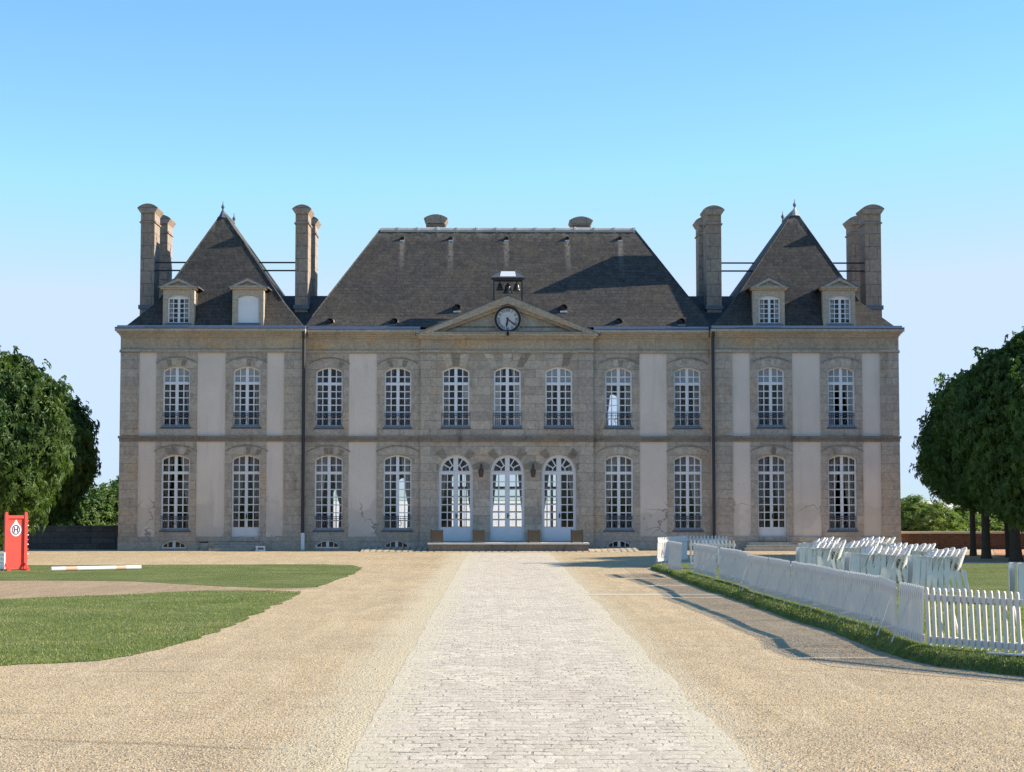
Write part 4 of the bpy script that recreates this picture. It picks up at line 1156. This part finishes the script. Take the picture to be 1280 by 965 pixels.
def panel(a, b, label, lean, flip=1, sf=None):
    sf = sf or flip
    a, b = Vector(a), Vector(b); d = b-a; L = d.length; rz = math.atan2(d.y, d.x)
    T = empty('picket_fence_panel', (a.x, a.y, LZ), label, 'fence panel', 'white picket fence panels', rz)
    T.rotation_euler = (lean, 0, rz)
    n = max(3, round(L/.112)); e = .01
    for i in range(n):
        o = bpy.data.objects.new('picket', PROTO['picket']); COL.objects.link(o); o.parent = T
        o.location = ((i+.5)*L/n, -.024*flip, rnd.uniform(-.006, .006)); o.rotation_euler = (0, rnd.uniform(-.012, .012), 0)
    for z, t in ((rail_t, .075), (rail_b, .085)):
        r_ = MB().box(e, L-e, -.011, .011, z-t/2, z+t/2).build('rail', M['picket'], None, (0, 0, 0), world=False); r_.parent = T
    for f in ((.22, .78) if L > 1.5 else (.5,)):
        s = MB().bar((L*f, -.045*sf, .6), (L*f-.05, -.27*sf, -.02), .02, .02).bar((L*f-.04, -.22*sf, .12), (L*f-.04, -.045*sf, .125), .02, .016)
        so_ = s.build('strut', M['picket'], None, (0, 0, 0), world=False); so_.parent = T
k = 0
NP = sum(len(c)-1 for c in fence)
for ci, chain in enumerate(fence):
    for i in range(len(chain)-1):
        a, b = chain[i], chain[i+1]
        gap = (Vector(b)-Vector(a)).normalized()*.008
        a2, b2 = Vector(a)+gap, Vector(b)-gap
        if k == 0: l = 'white picket fence panel at the far end, standing apart behind a gap'
        elif ci == 4: l = ('white picket fence panel just right of the sharp corner, seen face on', 'white picket fence panel cut by the right edge of the view, lowest in the picture')[i]
        elif k == NP-3: l = 'white picket fence panel ending at the sharp near corner, first before the corner'
        else: l = 'white picket fence panel seen edge on, %s from the far detached panel' % ordinal(k)
        panel(a2, b2, l, rnd.uniform(-.07, .05), 1, -1 if ci == 4 else None); k += 1
panel(*back[0], 'short white picket fence panel standing square across the line behind the far panels', .02)
panel(*back[1], 'bright sunlit white picket fence panel under the rightmost wing window, behind the far end', .03, -1)
panel(*back[2], 'white picket fence panel beside the right drainpipe, farthest from the camera', -.02)
for i, (x0, y0, x1, y1) in enumerate(((6.15, 22.75, 6.62, 22.25), (6.5, 22.6, 6.95, 22.0))):
    s = MB().bar((x0, y0, LZ+.03), (x1, y1, LZ+.03), .07, .02).build('wooden_slat', M['picket'], None, loc=Vector((x0, y0, LZ)))
    tag(s, ('loose white slat on the grass below the fence, nearer the sharp corner', 'loose white slat on the grass below the fence, farther from the sharp corner')[i], 'slat')

# ------------------------------------------------------------------ stacked white garden chairs
M['plastic'] = plain('white_plastic', (.77, .73, .68), .4, .45, vary=.03)
def chair_parts():
    """local: faces -X, seat tipped up against the slatted back so that chairs nest into one another"""
    seat = MB()
    a, b = Vector((.02, 0, .66)), Vector((.215, 0, .40))
    for i in range(1):
        n_ = Vector((-.26, 0, -.195)).normalized()*.018; v = []; f = []
        for j in range(9):
            y = -.215+.43*j/8; sag = .02*math.cos(math.pi*(j/8-.5))
            for p in (a+Vector((-.012+sag*.4, y, .0)), b+Vector((sag, y, 0))): v += [p, p+n_]
        for j in range(8):
            k = j*4; f += [(k, k+4, k+6, k+2), (k+1, k+3, k+7, k+5), (k, k+1, k+5, k+4), (k+2, k+6, k+7, k+3)]
        f += [(0, 2, 3, 1), (32, 33, 35, 34)]
        seat.add(v, f)
    back = MB(); n = 14; TOP = .93
    def bp(t, z):
        an = -1.25+2.5*t; rr_ = .235+.05*(z-.42)/.4
        return (-.02+rr_*math.cos(an)*.62+.14*(z-.42)/.5, (rr_+.0)*math.sin(an)/.95, z)
    def ztop(t): return .74+(TOP-.74)*math.sin(math.pi*t)**.8
    for z0 in [.47+.058*i for i in range(8)]:
        z1 = z0+.046; v = []; f = []
        seg = [i for i in range(n+1) if ztop(i/n) >= z1-.005]
        if len(seg) < 2: continue
        for i in seg:
            t = i/n; p, q = Vector(bp(t, z0)), Vector(bp(t, z1)); nrm = Vector((math.cos(-1.25+2.5*t), math.sin(-1.25+2.5*t), 0))*.009
            v += [p, q, q+nrm, p+nrm]
        for i in range(len(seg)-1):
            k = i*4; f += [(k, k+1, k+5, k+4), (k+2, k+3, k+7, k+6), (k+1, k+2, k+6, k+5), (k+3, k, k+4, k+7)]
        f += [(0, 3, 2, 1), tuple(len(v)-4+q for q in (0, 1, 2, 3))]
        back.add(v, f)
    for i in range(0, n+1, 2):
        t = i/n; back.bar(bp(t, .44), bp(t, ztop(t)), .035, .012, (math.cos(-1.25+2.5*t), math.sin(-1.25+2.5*t), 0))
    back.tube([bp(i/n, ztop(i/n)) for i in range(n+1)], .018, 6)
    arms = []; legs = []
    for s in (-1, 1):
        m = MB(); e = Vector(bp(0 if s < 0 else 1, .74))
        p = [e, Vector((-.06, s*.262, .755)), Vector((-.16, s*.262, .765)), Vector((-.23, s*.25, .76))]
        for i in range(3): m.bar(p[i], p[i+1]+(p[i+1]-p[i]).normalized()*.004, .05, .014)
        arms.append(m)
        # broad front leg rising to the arm, tapered to the foot; slimmer back leg
        m = MB(); o = [(-.235, .755), (-.12, .752), (-.125, .3), (-.185, .0), (-.235, .0), (-.24, .3)]
        m.plate([o], s*.243, s*.255); m.box(-.252, -.243, min(s*.19, s*.2425), max(s*.19, s*.2425), .05, .75); legs.append(m)
        m = MB(); o = [(.12, .46), (.225, .46), (.285, .0), (.235, .0)]
        m.plate([o], s*.225, s*.237); m.bar((.215, s*.205, .45), (.275, s*.222, .0), .012, .04, (1, 0, 0)); legs.append(m)
    return seat, back, arms, legs
cs, cb_, ca, cl = chair_parts()
CHAIR = bpy.data.objects.new('garden_chair', None); COL.objects.link(CHAIR)
for nm, mb in [('seat', cs), ('backrest', cb_)]+[('armrest', q) for q in ca]+[('leg', q) for q in cl]:
    o = mb.build(nm, M['plastic'], None, (0, 0, 0), world=False, smooth=False); o.parent = CHAIR
tag(CHAIR, 'x', 'chair', 'nested white garden chairs')
# rows of nested chairs: (picture column and depth of the outermost backrest, how many, turn, where)
rows_c = [(1207, 38.4, 6, .05, 'corner row'), (1139, 40.2, 8, .08, 'second front row'),
          (1168, 42.6, 8, .02, 'row behind the corner row'), (1056, 45.4, 6, .1, 'leftmost front row'), (1098, 46.6, 6, .06, 'middle back row'),
          (1046, 49.6, 5, .0, 'leftmost back row'), (1116, 49.4, 7, -.05, 'rightmost back row')]
first = True
for px, Y, n, rz, where in rows_c+[(1400, 34.0, 9, .06, 'row at the right frame edge')]:
    e = P(px, 690, Y) if px < 1300 else P(1253, 690, Y)+Vector((.2*9, 0, 0)); d = Vector((-math.cos(rz), -math.sin(rz)*1.0, 0))
    for k in range(n):
        o = CHAIR if first else copy_tree(CHAIR); first = False
        pos = Vector((e.x-.28, e.y, LZ))+d*(.138*k)
        o.location = pos+Vector((0, rnd.uniform(-.02, .02), 0)); o.rotation_euler = (0, rnd.uniform(-.02, .07), rz+rnd.uniform(-.04, .04))
        s = rnd.uniform(.95, 1.0); o.scale = (s, s, s)
        w = 'white plastic chair with exposed slatted back, right end of ' if k == 0 else ('white plastic chair with exposed front legs, left end of ' if k == n-1 else 'white plastic chair nested between others in ')
        o['label'] = w+where; o['category'] = 'chair'; o['group'] = 'nested white garden chairs'

# ------------------------------------------------------------------ show jump stand, pole
M['red'] = plain('red_paint', (.80, .085, .062), .45, .35, vary=.05, scale=3)
M['emblem'] = plain('emblem_white', (.85, .82, .82), .5, .3, vary=.03)
M['plum'] = plain('emblem_plum', (.12, .05, .10), .5, .3, vary=.05)
q0 = G(19, 713); JW, JH = .66, 1.70
J = empty('jump_stand', (q0.x, q0.y, 0), 'tall red painted jump stand with a white H emblem, standing on the left lawn', 'jump stand', None, R(34))
def jpart(name, mb, mat, parent=None):
    o = mb.build(name, mat, None, (0, 0, 0), world=False); o.parent = parent or J; return o
jpart('panel', MB().box(-JW/2+.06, JW/2-.06, 0.0, .03, .1, JH-.16), M['red'])
for s in (-1, 1):
    p = MB().box(s*(JW/2-.035)-.045, s*(JW/2-.035)+.045, -.05, .06, .03, JH-.02)
    p.box(s*(JW/2-.035)-.035, s*(JW/2-.035)+.035, -.04, .05, JH-.02, JH+.03)
    po = jpart('post', p, M['red'])
    if s > 0:
        for k in range(9):
            jpart('cup_peg', MB().bar((JW/2+.005, .0, .35+.14*k), (JW/2+.06, .0, .35+.14*k), .03, .03), M['emblem' if k % 2 else 'red'], po)
jpart('rail', MB().box(-JW/2+.055, JW/2-.055, -.035, .045, JH-.16, JH-.07), M['red'])
jpart('rail', MB().box(-JW/2+.055, JW/2-.055, -.035, .045, .05, .13), M['red'])
for s in (-1, 1):
    jpart('foot', MB().box(s*(JW/2-.035)-.05, s*(JW/2-.035)+.05, -.30, .32, .0, .05).bar((s*(JW/2-.035), -.27, .05), (s*(JW/2-.035), -.05, .22), .05, .04), M['red'])
ez = 1.21; ew, eh = .165, .2
tear = [(ew*math.sin(t)*(1 if math.cos(t) < 0 else (1-.12*math.cos(t))), -eh*.0+eh*math.cos(t)*(1.0 if math.cos(t) < 0 else 1.0)) for t in [2*math.pi*i/40 for i in range(40)]]
tear = [(x, z+ez+(.10*max(0, 1-abs(x)/.07) if z > 0 else 0)) for x, z in tear]
jpart('emblem', MB().plate([tear], -.006, .004), M['emblem'])
ov = lambda k: [(ew*k*math.sin(2*math.pi*i/36), ez-.005+eh*k*math.cos(2*math.pi*i/36)) for i in range(36)]
em = MB().plate([ov(.74), ov(.58)], -.010, -.004)
for s in (-1, 1):
    em.box(s*.048-.017, s*.048+.017, -.010, -.004, ez-.085, ez+.08)
em.box(-.032, .032, -.0098, -.0042, ez-.018, ez+.014)
jpart('emblem_letter', em, M['plum'])
# small white slatted stand at the edge of the frame
q1 = G(-3, 713.5)
T = empty('slatted_stand', (q1.x, q1.y, 0), 'low white slatted stand cut by the left edge beside the red jump stand', 'jump stand')
for k in range(4):
    o = MB().box(-.2, .2, -.03, .03, .06+k*.12, .155+k*.12).build('slat', M['emblem'], None, (0, 0, 0), world=False); o.parent = T
for s in (-1, 1):
    o = MB().box(s*.17-.03, s*.17+.03, .031, .09, 0, .55).build('post', M['emblem'], None, (0, 0, 0), world=False); o.parent = T
# pole on the grass
a, b = G(64, 714.4), G(176, 712.2)
T = empty('jump_pole', (a.x, a.y, .075), 'long white jump pole with two orange bands lying on the left lawn', 'pole')
d = b-a; d.z = 0; r_ = .062
segs = [(0, .155, 'emblem'), (.155, .285, 'band'), (.285, .715, 'emblem'), (.715, .83, 'band'), (.83, 1, 'emblem')]
M['band'] = plain('orange_paint', (.75, .47, .34), .5, .3, vary=.08)
for t0, t1, mt in segs:
    o = MB().tube([d*t0, d*t1], r_, 14).build('pole_band' if mt == 'band' else 'pole_section', M[mt], None, (0, 0, 0), world=False); o.parent = T

# ------------------------------------------------------------------ garden walls
M['brick'] = stone('red_brick', (.14, .078, .05), (.10, .058, .04), bw=.24, bh=.08, mort=.01, dark=.6, warm=.2)
M['coping'] = plain('coping_stone', (.46, .38, .29), .9, .1, vary=.2)
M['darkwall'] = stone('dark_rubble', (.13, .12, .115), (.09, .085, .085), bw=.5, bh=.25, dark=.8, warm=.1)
z = P(1180, 667, 76.3).z
T = empty('garden_wall', (xr+.0, 76.3, 0), 'low red brick garden wall with pale coping to the right of the chateau', 'wall')
MB().box(xr+.08, 60, 76.2, 76.55, -.3, z).build('wall_face', M['brick'], T); MB().box(xr+.08, 60, 76.14, 76.61, z+.002, z+.09).build('coping', M['coping'], T)
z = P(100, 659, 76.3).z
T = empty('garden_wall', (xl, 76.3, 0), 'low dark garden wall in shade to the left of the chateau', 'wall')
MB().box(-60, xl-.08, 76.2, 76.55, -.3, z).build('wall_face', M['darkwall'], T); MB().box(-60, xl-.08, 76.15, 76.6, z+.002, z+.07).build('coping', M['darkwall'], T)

# ------------------------------------------------------------------ trees and shrubs
def crown_mesh(name, mat, rx, rz, n, lf, seed, lump=.16, palm=True, fill=.22, droop=.5):
    g = random.Random(seed); vs = []; fs = []
    for i in range(n):
        while True:
            d = Vector((g.gauss(0, 1), g.gauss(0, 1), g.gauss(0, 1)))
            if d.length > .1: break
        d.normalize()
        nz = noise.noise(d*1.7+Vector((seed, 0, 0)))*.9+noise.noise(d*4.3+Vector((0, seed, 0)))*.6+noise.noise(d*9+Vector((0, 0, seed)))*.35
        rad = 1+lump*nz
        u = g.random()
        rr_ = rad*(1-fill*g.random()**1.4) if u < .8 else rad*g.uniform(.35, .8)
        if g.random() < .05: rr_ = rad*g.uniform(1.0, 1.06)
        if i < n*.3:                                  # leafy shoots breaking the outline
            if i % 9 == 0: shoot = (d.copy(), rad, g.uniform(.04, .24))
            d = (shoot[0]+Vector((g.gauss(0, .035), g.gauss(0, .035), g.gauss(0, .035)))).normalized(); rr_ = shoot[1]*(.94+shoot[2]*(i % 9)/8)
        c = Vector((d.x*rx*rr_, d.y*rx*rr_, d.z*rz*rr_))
        out = (d+Vector((g.gauss(0, .75), g.gauss(0, .75), g.gauss(0, .5)+.3))).normalized()
        ax = out.orthogonal().normalized(); ay = out.cross(ax)
        s = lf*g.uniform(.7, 1.25); a0 = g.uniform(0, 6.28)
        k5 = 5 if palm else 3
        for k in range(k5):
            an = a0+(k-(k5-1)/2)*(.75 if palm else 1.9)
            v = (ax*math.cos(an)+ay*math.sin(an)); tip = v*s+Vector((0, 0, -1))*s*droop*.6-out*s*.15
            w = out.cross(v).normalized()*s*(.2 if palm else .3)
            b = len(vs); mid = c+v*s*.55+out*s*.06-Vector((0, 0, 1))*s*droop*.15
            vs += [c, mid-w, c+tip, mid+w]; fs += [(b, b+1, b+2), (b, b+2, b+3)]
    me = bpy.data.meshes.new(name); me.from_pydata([tuple(v) for v in vs], [], fs); me.materials.append(mat)
    return me
M['leaf'] = leaf('chestnut_leaves', (.042, .083, .017), (.095, .148, .031), .8, .3)
M['leafb'] = leaf('shrub_leaves', (.11, .17, .04), (.22, .27, .08), 1.1, .4)
M['leafc'] = leaf('hedge_leaves', (.08, .14, .04), (.16, .22, .07), 1.3, .35)
M['bark'] = plain('bark', (.09, .07, .055), .95, .1, vary=.4, scale=12)
CR = [crown_mesh('crown', M['leaf'], 1, 1, 15500, .064, sd_, .18) for sd_ in (1, 2, 3)]
def tree(x, y, r_, top, bot, trunk, var, label, group):
    zc = (top+bot)/2; T = empty('chestnut_tree', (x, y, 0), label, 'tree', group)
    m = MB(); lean = rnd.uniform(-.1, .1)
    m.tube([(0, 0, -.1), (0, 0, .12), (lean*.3, 0, .6), (lean, .05, bot+.6), (lean*1.3, 0, zc), (lean, .1, top-1.3)], [trunk*1.5, trunk*1.2, trunk, trunk*.85, trunk*.5, .03], 12)
    for k in range(7):
        a = k*2.4+x; z0 = bot+.2+.3*k; e = Vector((math.cos(a)*r_*.75, math.sin(a)*r_*.75, z0+1.6))
        m.tube([(lean, 0, z0), Vector((lean, 0, z0)).lerp(e, .5)+Vector((0, 0, .35)), e], [trunk*.4, trunk*.25, .02], 7)
    o = m.build('trunk', M['bark'], None, (0, 0, 0), world=False, smooth=True); o.parent = T
    c = bpy.data.objects.new('crown', CR[var % 3]); COL.objects.link(c); c.parent = T; c.location = (0, 0, zc)
    c.scale = (r_, r_, (top-bot)/2); c.rotation_euler = (0, 0, var*1.9)
    return T
RT = [(17.45, 64.5, 2.1, 6.0, 1.9, .15, 0, 'chestnut tree with the second trunk from the left, low end of the right row'),
      (17.65, 61.5, 2.4, 6.9, 1.8, .19, 1, 'chestnut tree with the third trunk from the left in the right hand row'),
      (17.8, 67.6, 1.85, 5.7, 2.0, .11, 2, 'thin chestnut tree with the leftmost slender trunk of the right hand row'),
      (18.6, 65.8, 2.6, 7.2, 1.7, .08, 4, 'slim chestnut tree between the two thick trunks of the right hand row'),
      (17.85, 58.8, 2.5, 7.5, 1.6, .33, 3, 'chestnut tree with the thickest trunk, near the right edge of the view'),
      (21.0, 60.5, 3.8, 8.6, 1.5, .25, 5, 'tallest dark chestnut tree at the right edge, its trunk outside the view'),
      (23.5, 65.0, 4.2, 8.6, 1.5, .25, 6, 'chestnut tree behind the tallest one at the right edge')]
for t in RT: tree(*t, 'chestnut trees to the right of the chateau')
LT = [(-18.2, 64.2, 2.8, 7.35, .8, .25, 1, 'sunlit green chestnut tree behind the red jump stand, at the left edge'),
      (-22.0, 66.0, 4.0, 8.2, .5, .25, 2, 'chestnut tree beyond the sunlit one, mostly cut by the left edge'),
      (-19.9, 78.6, 2.35, 7.0, 1.3, .2, 5, 'dark chestnut tree in the shadow of the chateau behind the sunlit one')]
for t in LT: tree(*t, 'chestnut trees to the left of the chateau')
SH = [crown_mesh('foliage', mt, 1, 1, 4200, .12, sd_, .3, False, .5, .2) for sd_, mt in ((11, M['leafb']), (12, M['leafc']))]
def shrub(x, y, r_, h, var, label, group):
    T = empty('shrub', (x, y, 0), label, 'shrub', group)
    c = bpy.data.objects.new('foliage', SH[var % 2]); COL.objects.link(c); c.parent = T; c.location = (0, 0, h*.45); c.scale = (r_, r_*.9, h*.52); c.rotation_euler = (0, 0, var*2.1+x)
    m = MB()
    for k in range(4): m.tube([(0, 0, -.1), (.15*r_*math.cos(k*1.6), .15*r_*math.sin(k*1.6), h*.3), (.4*r_*math.cos(k*1.6), .4*r_*math.sin(k*1.6), h*.75)], [.05, .035, .015], 6)
    o = m.build('stem', M['bark'], None, (0, 0, 0), world=False); o.parent = T
LS = [(150, 600, 92, 1.6), (132, 611, 89, 1.5), (118, 617, 93, 1.6), (104, 624, 88, 1.7), (86, 628, 91, 1.7), (66, 632, 88, 1.8), (44, 634, 92, 1.9)]
for i, (px, py, Y, r_) in enumerate(LS):
    q = P(px, py, Y); shrub(q.x, Y, r_, q.z, i, 'sunlit bushy shrub behind the dark left wall, %s from the chateau' % ordinal(i), 'shrubs beyond the left garden wall')
RS = [(1128, 622, 92, 1.5), (1141, 625, 90, 1.4), (1155, 630, 93, 1.5), (1170, 633, 89, 1.5), (1186, 636, 92, 1.6), (1203, 636, 90, 1.6), (1222, 642, 93, 1.6), (1241, 646, 90, 1.6), (1260, 648, 92, 1.6), (1279, 648, 90, 1.6)]
for i, (px, py, Y, r_) in enumerate(RS):
    q = P(px, py, Y); shrub(q.x, Y, r_, q.z, i+1, 'sunlit bushy shrub behind the brick right wall, %s from the chateau' % ordinal(i), 'shrubs beyond the right garden wall')

for o in S.objects:
    if '_w' in o: del o['_w']
for o in list(bpy.data.objects):
    if not o.users_collection: bpy.data.objects.remove(o)
